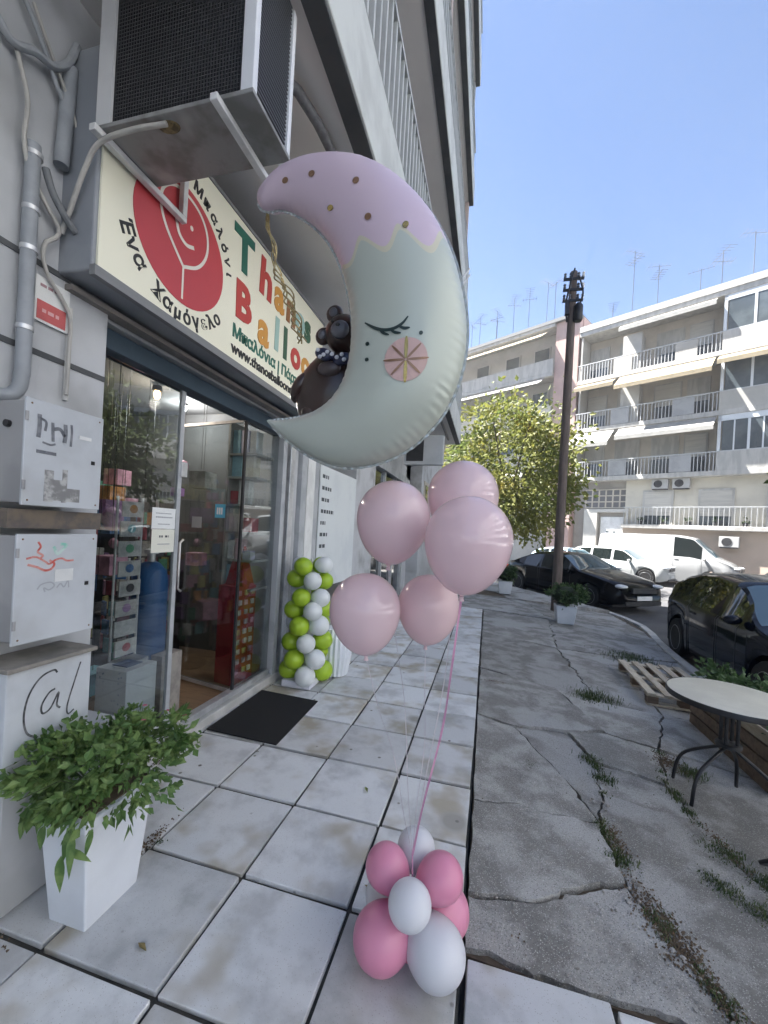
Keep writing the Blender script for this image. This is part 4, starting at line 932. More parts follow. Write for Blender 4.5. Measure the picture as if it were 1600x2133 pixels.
def surf(x, z, off):
    """point of the printed skin that lies on the sight line of a traced mark"""
    px, pz = x, z; y = MY
    for _ in range(5):
        best = None
        for i in range(0, NS, 5):
            m_, a, T = ms(i)
            if a.length < .01: continue
            d = Vector((px-m_.x,0,pz-m_.z)); c = d.dot(a)/a.length_squared
            if abs(c) > 1: continue
            r_ = (d-a*c).length
            if best is None or r_ < best[0]: best = (r_, i, c, T)
        if best is None: break
        y = MY - best[3]*(1-best[2]**2)**.46 - off
        px = x*y/MY; pz = 1.57+(z-1.57)*y/MY
    return Vector((px, y, pz))
def mprint(name, pts, mat, fill=True, wd=.01, off=.0025):
    b = MB()
    if fill:
        c = Vector((sum(p[0] for p in pts)/len(pts), sum(p[1] for p in pts)/len(pts))); n = len(pts)
        rings = [[surf(c.x+(p[0]-c.x)*f, c.y+(p[1]-c.y)*f, off) for p in pts] for f in (.33,.66,1)]
        b.add([surf(c.x,c.y,off)]+rings[0]+rings[1]+rings[2], [(0,1+i,1+(i+1)%n) for i in range(n)]+[(1+r_*n+i,1+(r_+1)*n+i,1+(r_+1)*n+(i+1)%n,1+r_*n+(i+1)%n) for r_ in (0,1) for i in range(n)])
    else:
        P = crom([(p[0],p[1],0) for p in pts], max(8, len(pts)*4)); vs = []
        for i, p in enumerate(P):
            d = (P[min(i+1,len(P)-1)]-P[max(i-1,0)]).normalized(); f = 1-.6*abs(2*i/(len(P)-1)-1)**3
            vs += [surf(p.x-d.y*wd*f/2, p.y+d.x*wd*f/2, off), surf(p.x+d.y*wd*f/2, p.y-d.x*wd*f/2, off)]
        b.add(vs, [(2*i,2*i+1,2*i+3,2*i+2) for i in range(len(P)-1)])
    o = b.build(name, mat, MBODY)
    for p in o.data.polygons: pass
    return o
GOLD = pm('gold_print', (.40,.29,.10), None, rough=.25, metal=.7); BRN = pm('bronze_print', (.26,.15,.09), None, rough=.3, metal=.4); LASH = pm('lash_print', (.012,.03,.028), None, rough=.4)
circ = lambda x, z, r, n=14: [(x+r*math.cos(2*math.pi*k/n), z+r*math.sin(2*math.pi*k/n)) for k in range(n)]
for x, z in ((-.824,2.889),(-.715,2.897),(-.536,2.843),(-.482,2.703)): mprint('dot', circ(x,z,.013), BRN)
for x, z in ((-.631,2.755),(-.34,2.655)): mprint('dot', circ(x,z,.012), GOLD)
mprint('eyelid', [(-.471,2.316),(-.433,2.295),(-.397,2.285),(-.362,2.288),(-.332,2.304),(-.312,2.328)], LASH, False, .012)
for p, q in (((-.415,2.290),(-.378,2.266)),((-.375,2.286),(-.335,2.270)),((-.345,2.296),(-.303,2.287))): mprint('eyelash', [p, ((p[0]+q[0])/2-.002,(p[1]+q[1])/2-.004), q], LASH, False, .010, .003)
for x, z in ((-.457,2.239),(-.456,2.182),(-.263,2.266)): mprint('freckle', circ(x,z,.0075,10), LASH)
mprint('cheek', circ(-.312,2.176,.078,26), pm('cheek_pink', (.55,.37,.34), None, rough=.35))
for k in range(8):
    a = k*math.pi/4 + .02; l_ = .082 if k % 2 == 0 else .074
    mprint('cheek_ray', [(-.312+math.cos(a)*.004,2.176+math.sin(a)*.004),(-.312+math.cos(a)*l_*.5,2.176+math.sin(a)*l_*.5),(-.312+math.cos(a)*l_,2.176+math.sin(a)*l_)], GOLD if k in (2,6) else BRN, False, .013 if k in (2,6) else .009, .004)
# gold garland hanging from the moon tip
t = thing('gold_garland', 'gold curled ribbon hanging from the upper tip of the moon', 'garland', (-.9,1.45,2.31))
GL = pm('gold_ribbon', (.50,.40,.20), (.30,.22,.10), 60, .3, metal=.6)
rg = random.Random(31)
path = crom([(-.905,1.42,2.80),(-.905,1.43,2.74),(-.885,1.45,2.67),(-.88,1.46,2.59),(-.83,1.47,2.50),(-.80,1.49,2.41),(-.77,1.50,2.31)], 60)
for j in range(4):
    P = []
    for i, p in enumerate(path):
        a = i*.55+j*1.7; f = .004+.010*min(1, max(0,(i-18)/20)); P.append(p+Vector((math.cos(a)*f+ (j-1.5)*.0075*min(1,i/25), math.sin(a)*f, 0)))
    MB().tube(P, .0032, 5).build('strand', GL, t, smooth=True)
# ------------------------------------------------------------------ bear balloon sitting in the crescent
bear = thing('bear_balloon', 'dark brown teddy bear foil balloon sitting inside the crescent moon', 'foil balloon', (-.68,1.56,2.0))
BR = pm('dark_brown_foil', (.034,.017,.013), (.045,.023,.017), 4, .3, coat=.1); BRL = pm('bear_muzzle', (.11,.11,.125), None, rough=.35)
mz = Matrix.Rotation(R(22),4,'Y')
b = MB().ball((-.665,1.56,2.125), (.135,.085,.165), 28, mz)
for v in b.v:
    d = math.hypot((v.x+.665)/.135, (v.z-2.125)/.165); v += Vector((0,0,.004*noise.noise(v*40)))
b.build('body', BR, bear, smooth=2)
hd = MB().ball((-.603,1.55,2.352), (.082,.07,.078), 24, mz).build('head', BR, bear, smooth=2)
for (x,z,r) in ((-.652,2.440,.036),(-.695,2.352,.036)):
    e = MB().ball((x,1.55,z), (r,.022,r), 16).build('ear', BR, hd, smooth=2); MB().ball((x,1.535,z), (r*.55,.012,r*.55), 12).build('inner_ear', BRL, e, smooth=2)
MB().ball((-.600,1.485,2.342), (.038,.022,.036), 18).build('muzzle', BRL, hd, smooth=2); MB().ball((-.602,1.463,2.352), (.010,.006,.007), 10).build('nose', BLACKM, hd, smooth=2)
MB().ball((-.635,1.488,2.378), .007, 8).build('eye', BLACKM, hd, smooth=2)
bw = MB().ball((-.655,1.475,2.243), (.042,.018,.024), 14, Matrix.Rotation(R(20),4,'Y')).ball((-.578,1.475,2.222), (.042,.018,.024), 14, Matrix.Rotation(R(-10),4,'Y')).ball((-.616,1.468,2.232),(.014,.014,.014),10).build('bow_tie', pm('dark_blue_bow', (.02,.025,.06), None, rough=.3), bear, smooth=2)
for x, z in ((-.675,2.255),(-.65,2.235),(-.665,2.228),(-.635,2.245),(-.615,2.235),(-.595,2.222),(-.575,2.232),(-.565,2.212)): MB().ball((x,1.456,z),(.009,.005,.008),10).build('bow_dot', WH2, bw, smooth=2)
for (x,z,rx,rz,a) in ((-.775,2.14,.035,.07,30),(-.72,2.035,.05,.035,0)): MB().ball((x,1.54,z),(rx,.05,rz),16,Matrix.Rotation(R(a),4,'Y')).build('paw', BR, bear, smooth=2)
MB().ball((-.635,1.482,2.19),(.05,.02,.03),14).build('chest_patch', pm('chest_brown', (.06,.045,.045), None, rough=.3), bear, smooth=2)

# ------------------------------------------------------------------ forecourt furniture
TX, TY, TG = 1.59, 3.15, -.072
tb = thing('bistro_table', 'round cream topped bistro table on thin black metal legs', 'table', (TX,TY,TG))
MB().lathe([(0,.672),(.33,.672),(.345,.676),(.345,.688),(.335,.692),(0,.692)], (TX,TY,TG), 48).build('table_top', pm('cream_table_top', (.62,.59,.48), (.57,.54,.44), 5, .4), tb, smooth=True)
MB().lathe([(.30,.655),(.352,.655),(.352,.676),(.347,.69),(.346,.67),(.30,.67)], (TX,TY,TG), 48).build('rim', BLACKM, tb, smooth=True)
for k in range(4):
    a = R(45+90*k); x, y = TX+.045*math.cos(a), TY+.045*math.sin(a)
    MB().tube([(x,y,TG+.36),(x,y,TG+.655)], .011, 8).build('column_rod', BLACKM, tb, smooth=True)
MB().lathe([(.06,.36),(.07,.365),(.07,.385),(.06,.39)], (TX,TY,TG), 16).build('collar', DARK, tb, smooth=True)
for (fx,fy) in ((1.365,3.34),(1.345,3.02),(1.76,3.37),(1.82,2.98)):
    P = crom([(TX,TY,TG+.37),(TX+(fx-TX)*.25,TY+(fy-TY)*.25,TG+.33),(TX+(fx-TX)*.75,TY+(fy-TY)*.75,TG+.23),(TX+(fx-TX)*.93,TY+(fy-TY)*.93,TG+.14),(fx,fy,TG+.004)], 18)
    MB().tube(P, .011, 8).build('leg', BLACKM, tb, smooth=True)
ch = thing('metal_chair', 'black metal folding chair standing at the right edge before the table', 'chair', (1.68,2.42,-.07))
MB().tube([(1.47,2.58,-.055),(1.62,2.40,.18),(1.70,2.30,.38)], .010, 8).tube([(1.47,2.58,-.055),(1.90,2.56,-.055)], .010, 8).build('leg_frame', BLACKM, ch, smooth=True)
MB().tube([(1.86,2.58,-.055),(1.97,2.40,.18),(2.03,2.30,.38)], .010, 8).build('leg', BLACKM, ch, smooth=True); MB().tube([(1.52,2.16,-.06),(1.62,2.34,.20),(1.72,2.56,.38)], .010, 8).tube([(1.94,2.14,-.06),(2.0,2.34,.20),(2.04,2.56,.38)], .010, 8).build('leg', BLACKM, ch, smooth=True)
MB().box((1.68,2.28,.378),(2.06,2.60,.395)).build('seat', BLACKM, ch, bevel=.006)
MB().tube([(1.70,2.30,.38),(1.68,2.24,.80)], .010, 8).tube([(2.03,2.30,.38),(2.05,2.24,.80)], .010, 8).build('back_post', BLACKM, ch, smooth=True); MB().box((1.67,2.23,.62),(2.06,2.25,.80)).build('backrest', BLACKM, ch, bevel=.004)
WOOD = pm('pallet_wood', (.50,.44,.34), (.40,.33,.24), 4, .8, stretch=(6,1.2,6), bump=.15, bscale=40, rnd=.12); WOODD = pm('dark_wood', (.17,.12,.085), (.12,.085,.06), 4, .85, stretch=(1,6,6), rnd=.1)
def pallet(lab, x0, y0, x1, y1, z, rz=0, tone=WOOD):
    cx, cy = (x0+x1)/2, (y0+y1)/2
    t = thing('wooden_pallet', lab, 'pallet', (cx,cy,z), group='wooden pallets on the forecourt'); w_, d = (x1-x0)/2, (y1-y0)/2
    for k in (-1,0,1):
        MB().box((cx-w_+.01,cy+k*(d-.05)-.045,z+.0),(cx+w_-.01,cy+k*(d-.05)+.045,z+.02)).build('bottom_board', tone, t)
        for j in (-1,0,1): MB().box((cx+j*(w_-.06)-.05,cy+k*(d-.06)-.045,z+.021),(cx+j*(w_-.06)+.05,cy+k*(d-.06)+.045,z+.095)).build('block', WOODD, t)
        MB().box((cx-w_,cy+k*(d-.05)-.045,z+.0955),(cx+w_,cy+k*(d-.05)+.045,z+.113)).build('cross_board', tone, t)
    for k in range(5):
        x = cx-w_+.045+k*(2*w_-.09)/4
        MB().box((x-.04,cy-d,z+.1135),(x+.04,cy+d,z+.13)).build('slat', tone, t, bevel=.002)
    t.rotation_euler.z = rz; return t
pallet('weathered empty wooden pallet lying flat on the concrete near the black car', 1.72, 4.78, 2.42, 6.0, -.088, R(-3))
# wooden planter made of pallet boards with shrubs
pb = thing('pallet_planter', 'wooden board planter box with green shrubs behind the bistro table', 'planter', (2.36,3.95,-.1))
for k in range(4):
    z = -.09+k*.105
    for (a, b_) in (((1.98,3.35),(2.72,3.37)),((1.98,4.53),(2.72,4.55))): MB().box((a[0],a[1],z),(b_[0],b_[1],z+.09)).build('board', WOODD if k < 3 else WOOD, pb, bevel=.003)
    for (a, b_) in (((1.96,3.37),(1.979,4.53)),((2.721,3.37),(2.74,4.53))): MB().box((a[0],a[1],z),(b_[0],b_[1],z+.09)).build('board', WOODD if k < 3 else WOOD, pb, bevel=.003)
MB().box((1.98,3.372,-.09),(2.72,4.528,.28)).build('soil', SOIL, pb)
f = foliage((2.35,4.0,.40), (.44,.66,.20), 1700, .05, seed=14, shell=.2, droop=0); f.build('shrub', pm('shrub_leaf', (.05,.10,.03), (.08,.14,.045), 8, .55, trans=.25), pb, kind='stuff')
# two potted bushes
BUSH = pm('box_bush_leaf', (.035,.07,.02), (.06,.10,.03), 8, .55, trans=.2)
for (x,y,z,s_,seed,lab) in ((1.57,8.78,-.07,1.0,5,'round green bush in a white square pot before the utility pole'),(.56,12.1,-.03,1.0,6,'farther round bush in a white pot beside the balloons, left of the black sedan')):
    t = thing('potted_bush', lab, 'potted bush', (x,y,z), group='bushes in white square pots')
    frustum((x,y),(.15*s_,.15*s_),(.19*s_,.19*s_),z+.004,z+.36*s_).build('pot', POT, t, bevel=.01)
    foliage((x,y,z+.56*s_), (.36*s_,.36*s_,.25*s_), 1500, .055, seed=seed, shell=.3).build('foliage', BUSH, t, kind='stuff')
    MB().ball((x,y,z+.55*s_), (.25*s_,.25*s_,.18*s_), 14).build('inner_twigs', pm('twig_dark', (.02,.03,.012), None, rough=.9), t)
# utility pole
t = thing('utility_pole', 'tall brown wooden utility pole with insulators at the top', 'utility pole', (1.62,10.2,-.1))
PW = pm('pole_wood', (.15,.12,.105), (.105,.083,.072), 4, .85, stretch=(6,6,.6), bump=.2, bscale=30)
MB().tube([(1.62,10.2,-.12),(1.615,10.2,3.0),(1.605,10.2,7.8)], [.108,.098,.082], 16).build('pole', PW, t, smooth=True)
for k, z in enumerate((7.1,7.35,7.6)):
    MB().bar((1.60-.22,10.12,z),(1.60+.22,10.12,z), .05, .05).build('crossarm', BLACKM, t)
    for s_ in (-.19,-.07,.10,.2): MB().lathe([(.02,0),(.035,.03),(.02,.06),(.035,.09),(.012,.12)], (1.60+s_,10.10,z+.02), 10).build('insulator', pm('insulator_glass', (.10,.11,.13), None, rough=.2) if s_ < .15 else WHITE_P, t, smooth=True)
MB().lathe([(.08,0),(.10,.03),(.10,.35),(.05,.42)], (1.73,10.1,6.6), 12).build('junction_can', BLACKM, t, smooth=True); MB().box((1.44,10.02,6.75),(1.52,10.12,7.05)).build('switch_box', BLACKM, t)
MB().tube(crom([(1.50,10.1,6.6),(1.45,10.05,7.0),(1.52,10.02,7.45),(1.60,10.05,7.8)],20), .02, 6).tube(crom([(1.72,10.08,6.9),(1.80,10.05,7.2),(1.70,10.03,7.6)],20), .018, 6).build('cable_loop', BLACKM, t, smooth=True)
# ------------------------------------------------------------------ cars
RUB = pm('tyre_rubber', (.012,.012,.012), (.02,.02,.02), 20, .85); RIM = pm('alloy_rim', (.45,.46,.47), (.35,.36,.37), 8, .3, metal=.8)
CGL = pm('car_glass', (.010,.014,.014), None, rough=.03, spec=.45); CGLB = pm('car_windscreen', (.05,.09,.11), None, rough=.03, spec=1.0)
LAMPG = pm('headlamp_glass', (.55,.58,.60), None, rough=.08, coat=.6); TAIL = pm('tail_lamp', (.35,.02,.02), None, rough=.15, coat=.5)
def lerp_tab(tab, x):
    if x <= tab[0][0]: return tab[0][1]
    for (a, za), (b, zb) in zip(tab, tab[1:]):
        if x <= b:
            t_ = (x-a)/(b-a); return za+(zb-za)*t_
    return tab[-1][1]
def smooth_tab(tab, r=.10):
    xs = [tab[0][0]+(tab[-1][0]-tab[0][0])*i/240 for i in range(241)]
    return [(x, sum(lerp_tab(tab, x+d*r/3) for d in (-3,-2,-1,0,1,2,3))/7) for x in xs]
def car(name, lab, cat, loc, rz, paint, W, top, belt, ws, rw, side, axles, wr=.31, sill=.19, tumble=.78, group='parked cars', van=False, rimm=RIM):
    """x forward; top: roof-line table rear->front, belt: belt-line table, ws/rw: x ranges of windscreen / rear window, side: x ranges of side windows"""
    t = thing(name, lab, cat, loc, rz, group)
    x0, x1 = top[0][0], top[-1][0]; tp = smooth_tab(top, .09); bt = smooth_tab(belt, .12)
    xs = sorted(set([x0+(x1-x0)*i/90 for i in range(91)] + [a+d for a in axles for d in [ (wr+.05)*math.cos(math.pi*k/12) for k in range(13)]] + [v+e for r_ in side+[ws]+([rw] if rw else []) for v in r_ for e in (-.012,.012)]))
    xm = (x0+x1)/2; hl = (x1-x0)/2
    K = 11; rows = []
    for x in xs:
        f = abs(x-xm)/hl; w_ = W/2*(1-.30*max(0,(f-.80)/.20)**2.2 - .03*f*f)
        zt = lerp_tab(tp, x); zb = min(lerp_tab(bt, x), zt-.05)
        gh = zt-zb; q = min(1, max(0, (gh-.08)/.25))
        wr_ = w_*(1-(1-tumble)*q*min(1, gh/.45))
        zl = sill + .10*max(0,(f-.86)/.14)
        for a in axles:
            if abs(x-a) < wr+.05: zl = max(zl, wr + math.sqrt(max(0,(wr+.05)**2-(x-a)**2)))
        zl = min(zl, zb-.12)
        zm = zl + (zb-zl)*.45
        pts = [(0,zt),(wr_*.5,zt-.004),(wr_*.82,zt-.016-.01*q),(wr_*.95,zt-.035-.02*q),(wr_*1.0,zt-.05-.05*q),(w_*(.975-.01*q),zb),(w_,zb-.045),(w_*1.005,max(zm,zl+.02)),(w_*.985,zl+.012),(w_*.97,zl),(w_*.80,zl)]
        if pts[4][1] < pts[5][1]+.005: pts[4] = (wr_, pts[5][1]+.006)
        rows.append(pts)
    parts = {}
    def put(key, quad):
        parts.setdefault(key, MB()).add(quad, [(0,1,2,3)])
    for i in range(len(xs)-1):
        xc = (xs[i]+xs[i+1])/2
        for k in range(K-1):
            for s_ in (1,-1):
                A = [(xs[i],s_*rows[i][k][0],rows[i][k][1]),(xs[i+1],s_*rows[i+1][k][0],rows[i+1][k][1]),(xs[i+1],s_*rows[i+1][k+1][0],rows[i+1][k+1][1]),(xs[i],s_*rows[i][k+1][0],rows[i][k+1][1])]
                key = 'body'
                if k == 4:
                    for j, (a, b_) in enumerate(side):
                        if a < xc < b_ and rows[i][4][1]-rows[i][5][1] > .03: key = ('side_window', j, s_)
                if k <= 2 and ws[0] < xc < ws[1]: key = ('windscreen',0,0)
                if rw and k <= 2 and rw[0] < xc < rw[1]: key = ('rear_window',0,0)
                put(key, A)
    for i in (0, len(xs)-1):
        ring = [(xs[i], p[0], p[1]) for p in rows[i]] + [(xs[i], -p[0], p[1]) for p in rows[i][::-1]]
        n = len(ring); parts['body'].add(ring, [tuple(range(n))])
    body = parts.pop('body').build('body', paint, t, smooth=True)
    for key, mb_ in parts.items(): mb_.build(key[0], CGLB if key[0] == 'windscreen' else CGL, t, smooth=True)
    for xx in sorted(set(v for r_ in side for v in r_)):      # door shut lines
        i = min(range(len(xs)), key=lambda k: abs(xs[k]-xx))
        for s_ in (1,-1): MB().tube([(xs[i], s_*(rows[i][k][0]+.001), rows[i][k][1]) for k in (5,6,7,8)], .004, 5).build('door_seam', DARK, t)
    MB().box((x0+.25,-W/2+.12,sill-.03),(x1-.25,W/2-.12,sill+.28)).build('underbody', DARK, t)
    for a in axles:
        for s_ in (1,-1):
            y = s_*(W/2-.115); rot = Matrix.Rotation(R(90),4,'X')
            wl = MB().lathe([(wr*.62,-.10),(wr*.93,-.105),(wr,-.075),(wr,.075),(wr*.93,.105),(wr*.62,.10)], (a,y,wr), 28, rot).build('wheel', RUB, t, smooth=True)
            rm = MB().lathe([(wr*.66,-.095),(wr*.62,-.103),(wr*.58,-.06),(wr*.58,.06),(wr*.62,.103),(wr*.66,.095)], (a,y,wr), 28, rot)
            for j in range(7):
                an = j*2*math.pi/7; rm.bar((a+math.cos(an)*.03,y+s_*.075,wr+math.sin(an)*.03),(a+math.cos(an)*wr*.6,y+s_*.085,wr+math.sin(an)*wr*.6), .04, .03, (0,1,0))
            rm.lathe([(0,-.09),(.05,-.09),(.05,.09),(0,.09)], (a,y,wr), 12, rot).build('rim', rimm, wl, smooth=True)
            MB().lathe([(0,-.02),(wr*.58,-.02),(wr*.58,.02),(0,.02)], (a,y,wr), 20, rot).build('brake_disc', DARK, wl)
    zf = lerp_tab(tp, x1-.25); zr = lerp_tab(tp, x0+.06)
    for s_ in (1,-1):
        yy = W/2*.76
        MB().ball((x1-.16, s_*yy*.93, zf-.10), (.16,.16,.06), 16).build('headlight', LAMPG, t, smooth=2)
        MB().ball((x0+.10, s_*yy*.98, min(zr,1.05)-.13), (.10,.13,.10 if not van else .2), 14).build('tail_light', TAIL, t, smooth=2)
        mx_ = ws[0]+.0 if False else (ws[0]+ws[1])/2+.02
        zb = lerp_tab(bt, mx_)
        MB().ball((mx_-.02, s_*(W/2+.06), zb+.06), (.07,.10,.06), 14).build('wing_mirror', paint, t, smooth=2)
        for (a, b_) in side[:2]: MB().box((a+.04,s_*(W/2+.004)-.012,lerp_tab(bt,a)-.13),(a+.20,s_*(W/2+.004)+.012,lerp_tab(bt,a)-.10)).build('door_handle', paint, t, bevel=.006)
    MB().box((x1-.045,-.42,zf-.26),(x1+.012,.42,zf-.13)).build('grille', DARK, t, bevel=.01)
    MB().box((x1-.02,-.26,.36),(x1+.02,.26,.47)).build('number_plate', WHITE_P, t)
    MB().box((x0-.012,-.26,.60),(x0+.03,.26,.71)).build('number_plate', WHITE_P, t)
    MB().box((x1-.05,-W/2*.7,.22),(x1+.004,W/2*.7,.33)).build('bumper_intake', DARK, t, bevel=.01)
    return t
def paint(name, c): return pm(name, c, None, rough=.10, coat=0, spec=.22)
BLK = paint('black_car_paint', (.008,.010,.016)); NVY = paint('soft_black_paint', (.006,.006,.007)); WHC = paint('white_car_paint', (.40,.41,.40)); SIL = paint('silver_car_paint', (.42,.44,.45)); LBL = paint('pale_blue_car_paint', (.42,.55,.62))
hatch = [(-1.98,.72),(-1.94,.95),(-1.74,1.16),(-1.42,1.35),(-1.0,1.44),(-.4,1.47),(.25,1.42),(1.02,.99),(1.35,.93),(1.78,.80),(1.93,.62),(1.98,.45)]
hbelt = [(-1.98,.70),(-1.7,.97),(-.5,.93),(1.0,.88),(1.98,.6)]
# near hatchback, nose towards the viewer, parked along the kerb
car('parked_hatchback', 'black hatchback at the right edge parked along the kerb, nose out of frame', 'car', (3.84,6.42,-.22), R(-93), BLK, 1.70, hatch, hbelt, (.30,1.02), (-1.85,-1.58), [(-1.50,-.80),(-.72,.08),(.16,.62)], (-1.26,1.22))
sedan = [(-2.38,.62),(-2.35,.92),(-2.2,1.02),(-1.75,1.05),(-1.0,1.38),(-.3,1.45),(.25,1.42),(1.05,1.02),(1.5,.95),(2.05,.84),(2.28,.68),(2.36,.42)]
sbelt = [(-2.38,.60),(-1.7,.98),(-.5,.93),(1.0,.90),(2.36,.55)]
a_ = math.atan2(12.1-14.6, 2.9-1.15)
car('parked_sedan', 'black sedan parked by the utility pole with its nose to the right', 'car', (2.62,13.75,-.22), a_, NVY, 1.82, sedan, sbelt, (.30,1.06), (-1.72,-1.02), [(-1.22,-.50),(-.42,.32),(.40,.80)], (-1.45,1.43), .33)
suv = [(-2.15,.72),(-2.12,1.05),(-2.0,1.35),(-1.75,1.56),(-1.2,1.62),(-.2,1.63),(.35,1.56),(1.02,1.10),(1.5,1.04),(1.95,.94),(2.12,.70),(2.18,.45)]
vbelt = [(-2.15,.7),(-1.9,1.05),(-.5,1.02),(1.0,.98),(2.18,.65)]
fr_ = math.atan2(-.531,.847)
car('parked_suv', 'white crossover parked before the white van, black car in front', 'car', (6.25,22.1,-.22), fr_, WHC, 1.84, suv, vbelt, (.36,1.02), (-2.0,-1.8), [(-1.7,-1.05),(-.95,-.10),(-.02,.78)], (-1.32,1.34), .35)
vant = [(-2.9,.8),(-2.88,1.9),(-2.82,2.28),(-2.5,2.34),(.6,2.36),(1.25,2.26),(2.15,1.36),(2.6,1.16),(2.85,.92),(2.95,.5)]
vnb = [(-2.9,.8),(-2.0,1.38),(1.2,1.34),(2.3,1.12),(2.95,.8)]
car('parked_van', 'white panel van parked along the opposite pavement behind the crossover', 'van', (8.5,23.0,-.22), fr_, paint('off_white_van_paint', (.27,.275,.275)), 2.0, vant, vnb, (1.32,2.12), None, [(.55,1.62)], (-1.85,1.95), .36, tumble=.88, van=True)
car('parked_hatchback', 'silver car roof showing behind the black hatchback at the right edge', 'car', (10.2,14.6,-.22), fr_+.5, SIL, 1.72, hatch, hbelt, (.30,1.02), (-1.85,-1.58), [(-1.50,-.80),(-.72,.08),(.16,.62)], (-1.26,1.22))
car('parked_hatchback', 'pale blue car half hidden behind the black sedan and pole', 'car', (4.0,21.2,-.22), fr_-.2, LBL, 1.72, hatch, hbelt, (.30,1.02), (-1.85,-1.58), [(-1.50,-.80),(-.72,.08),(.16,.62)], (-1.26,1.22))

# ------------------------------------------------------------------ opposite apartment buildings
CREAM = pm('cream_render', (.56,.525,.44), (.49,.46,.39), .8, .85, bump=.05); GREYR = pm('pale_grey_render', (.42,.405,.37), (.36,.35,.32), .8, .85); PEACH = pm('peach_basement_render', (.52,.42,.34), (.46,.38,.31), .8, .85)
SLABM = pm('white_balcony_edge', (.44,.43,.40), (.35,.342,.32), 1.5, .8, stretch=(2.5,2.5,.5), lay2=((.34,.33,.31), 2.2, .55, .8)); WALLB = pm('beige_balcony_wall', (.50,.455,.385), (.44,.40,.34), 1, .85); AWN = pm('cream_awning', (.36,.30,.20), (.31,.26,.17), 3, .8, trans=.25); AWNW = pm('white_awning', (.40,.39,.36), (.34,.335,.31), 3, .8, trans=.2)
WGL = pm('far_window_glass', (.06,.075,.085), (.10,.12,.13), .6, .08); SHUT = pm('roller_shutter', (.50,.48,.43), (.44,.425,.385), 1, .7, stretch=(1,1,14), rnd=.06); RAILF = pm('far_rail', (.44,.45,.45), None, rough=.6); RAILD = pm('far_rail_panel', (.34,.345,.345), (.29,.295,.295), 2, .7)
PLUMMY = pm('pink_red_sidewall', (.47,.33,.29), (.41,.29,.26), 1, .85)
P0 = (12.5,22.7,-.22)
ob = thing('apartment_building', 'pale five storey apartment building with awnings across the street', 'building', P0, fr_)
xl, xr = -9.0, 14.0        # local extent along the facade (viewer's left -> right)
Z1, ZS = 5.6, [5.6, 8.6, 11.6, 14.6]
MB().box((xl,1.35,0),(xr,12,14.5)).build('wall', WALLB, ob)
MB().box((xl+2.9,.55,2.75),(xr,1.349,5.45)).build('ground_floor_wall', CREAM, ob)
MB().box((xl+2.9,.30,.0),(xr,1.349,2.72)).build('basement_wall', PEACH, ob)
MB().box((xl+2.9,-.05,2.70),(xr,.549,2.92)).build('ledge', SLABM, ob, bevel=.02)
MB().box((xl,.70,0),(xl+2.9,1.349,5.45)).build('entrance_wall', pm('entrance_grey', (.34,.32,.29), (.29,.275,.25), 1, .85), ob)
for i, z in enumerate(ZS):
    sl_ = MB().box((xl,-.0,z-.16),(xr,1.349,z+.10)).build('balcony_slab', SLABM, ob, bevel=.02)
    if i == 3:
        MB().box((xl,-.05,z+.101),(xr,12,z+.45)).build('parapet', SLABM, ob); continue
    # open balcony: railing panels left of the bay
    MB().box((xl,.03,z+1.02),(xr,.08,z+1.07)).build('handrail', RAILF, sl_)
    x = xl+.02; seg = 0
    while x < -2.1:
        if seg % 3 == 2: MB().box((x,.035,z+.12),(x+.95,.07,z+1.0)).build('rail_panel', RAILD if i < 2 else GREYR, sl_)
        else:
            q = x+.06
            while q < x+.97:
                MB().box((q-.016,.04,z+.101),(q+.016,.07,z+1.02)).build('baluster', RAILF, sl_); q += .16
        x += 1.0; seg += 1
    # enclosed glazed bay on the right
    MB().box((-2.03,.02,z+.101),(xr,.10,z+1.02)).build('bay_panel', SLABM if i != 1 else GREYR, sl_)
    bw_ = MB().box((-2.03,.03,z+1.03),(-1.90,.12,z+2.83)).box((-2.03,.03,z+2.55),(xr,.11,z+2.83)).build('bay_frame', pm('white_upvc', (.60,.63,.65), None, rough=.4), sl_)
    x = -1.9
    while x < 9:
        MB().box((x+.05,.05,z+1.03),(x+1.0,.075,z+2.54)).build('pane', WGL, bw_)
        MB().box((x+1.0,.03,z+1.03),(x+1.10,.12,z+2.54)).build('mullion', MATS['white_upvc'], bw_)
        if i == 0: MB().box((x+.48,.04,z+1.03),(x+.54,.11,z+2.54)).build('mullion', MATS['white_upvc'], bw_)
        x += 1.05
    # windows and doors on the recessed wall
    for x, w_ in ((-8.2,1.0),(-6.4,1.2),(-4.5,1.2),(-3.1,.9)):
        wn = MB().box((x-w_/2-.06,1.29,z+.12),(x+w_/2+.06,1.348,z+2.36)).build('window', SLABM, ob)
        if (i+int(x)) % 2: MB().box((x-w_/2,1.27,z+1.1),(x+w_/2,1.289,z+2.3)).build('shutter', SHUT, wn)
        MB().box((x-w_/2,1.275,z+.16),(x+w_/2,1.288,z+1.09)).build('pane', WGL, wn)
    # balcony dividers and things
    MB().box((-8.9,.12,z+.101),(-8.8,1.34,z+2.83)).build('divider', GREYR, ob)
    if i: MB().box((-6.55,.12,z+.101),(-5.6,.5,z+2.2)).build('balcony_cupboard', GREYR, ob)
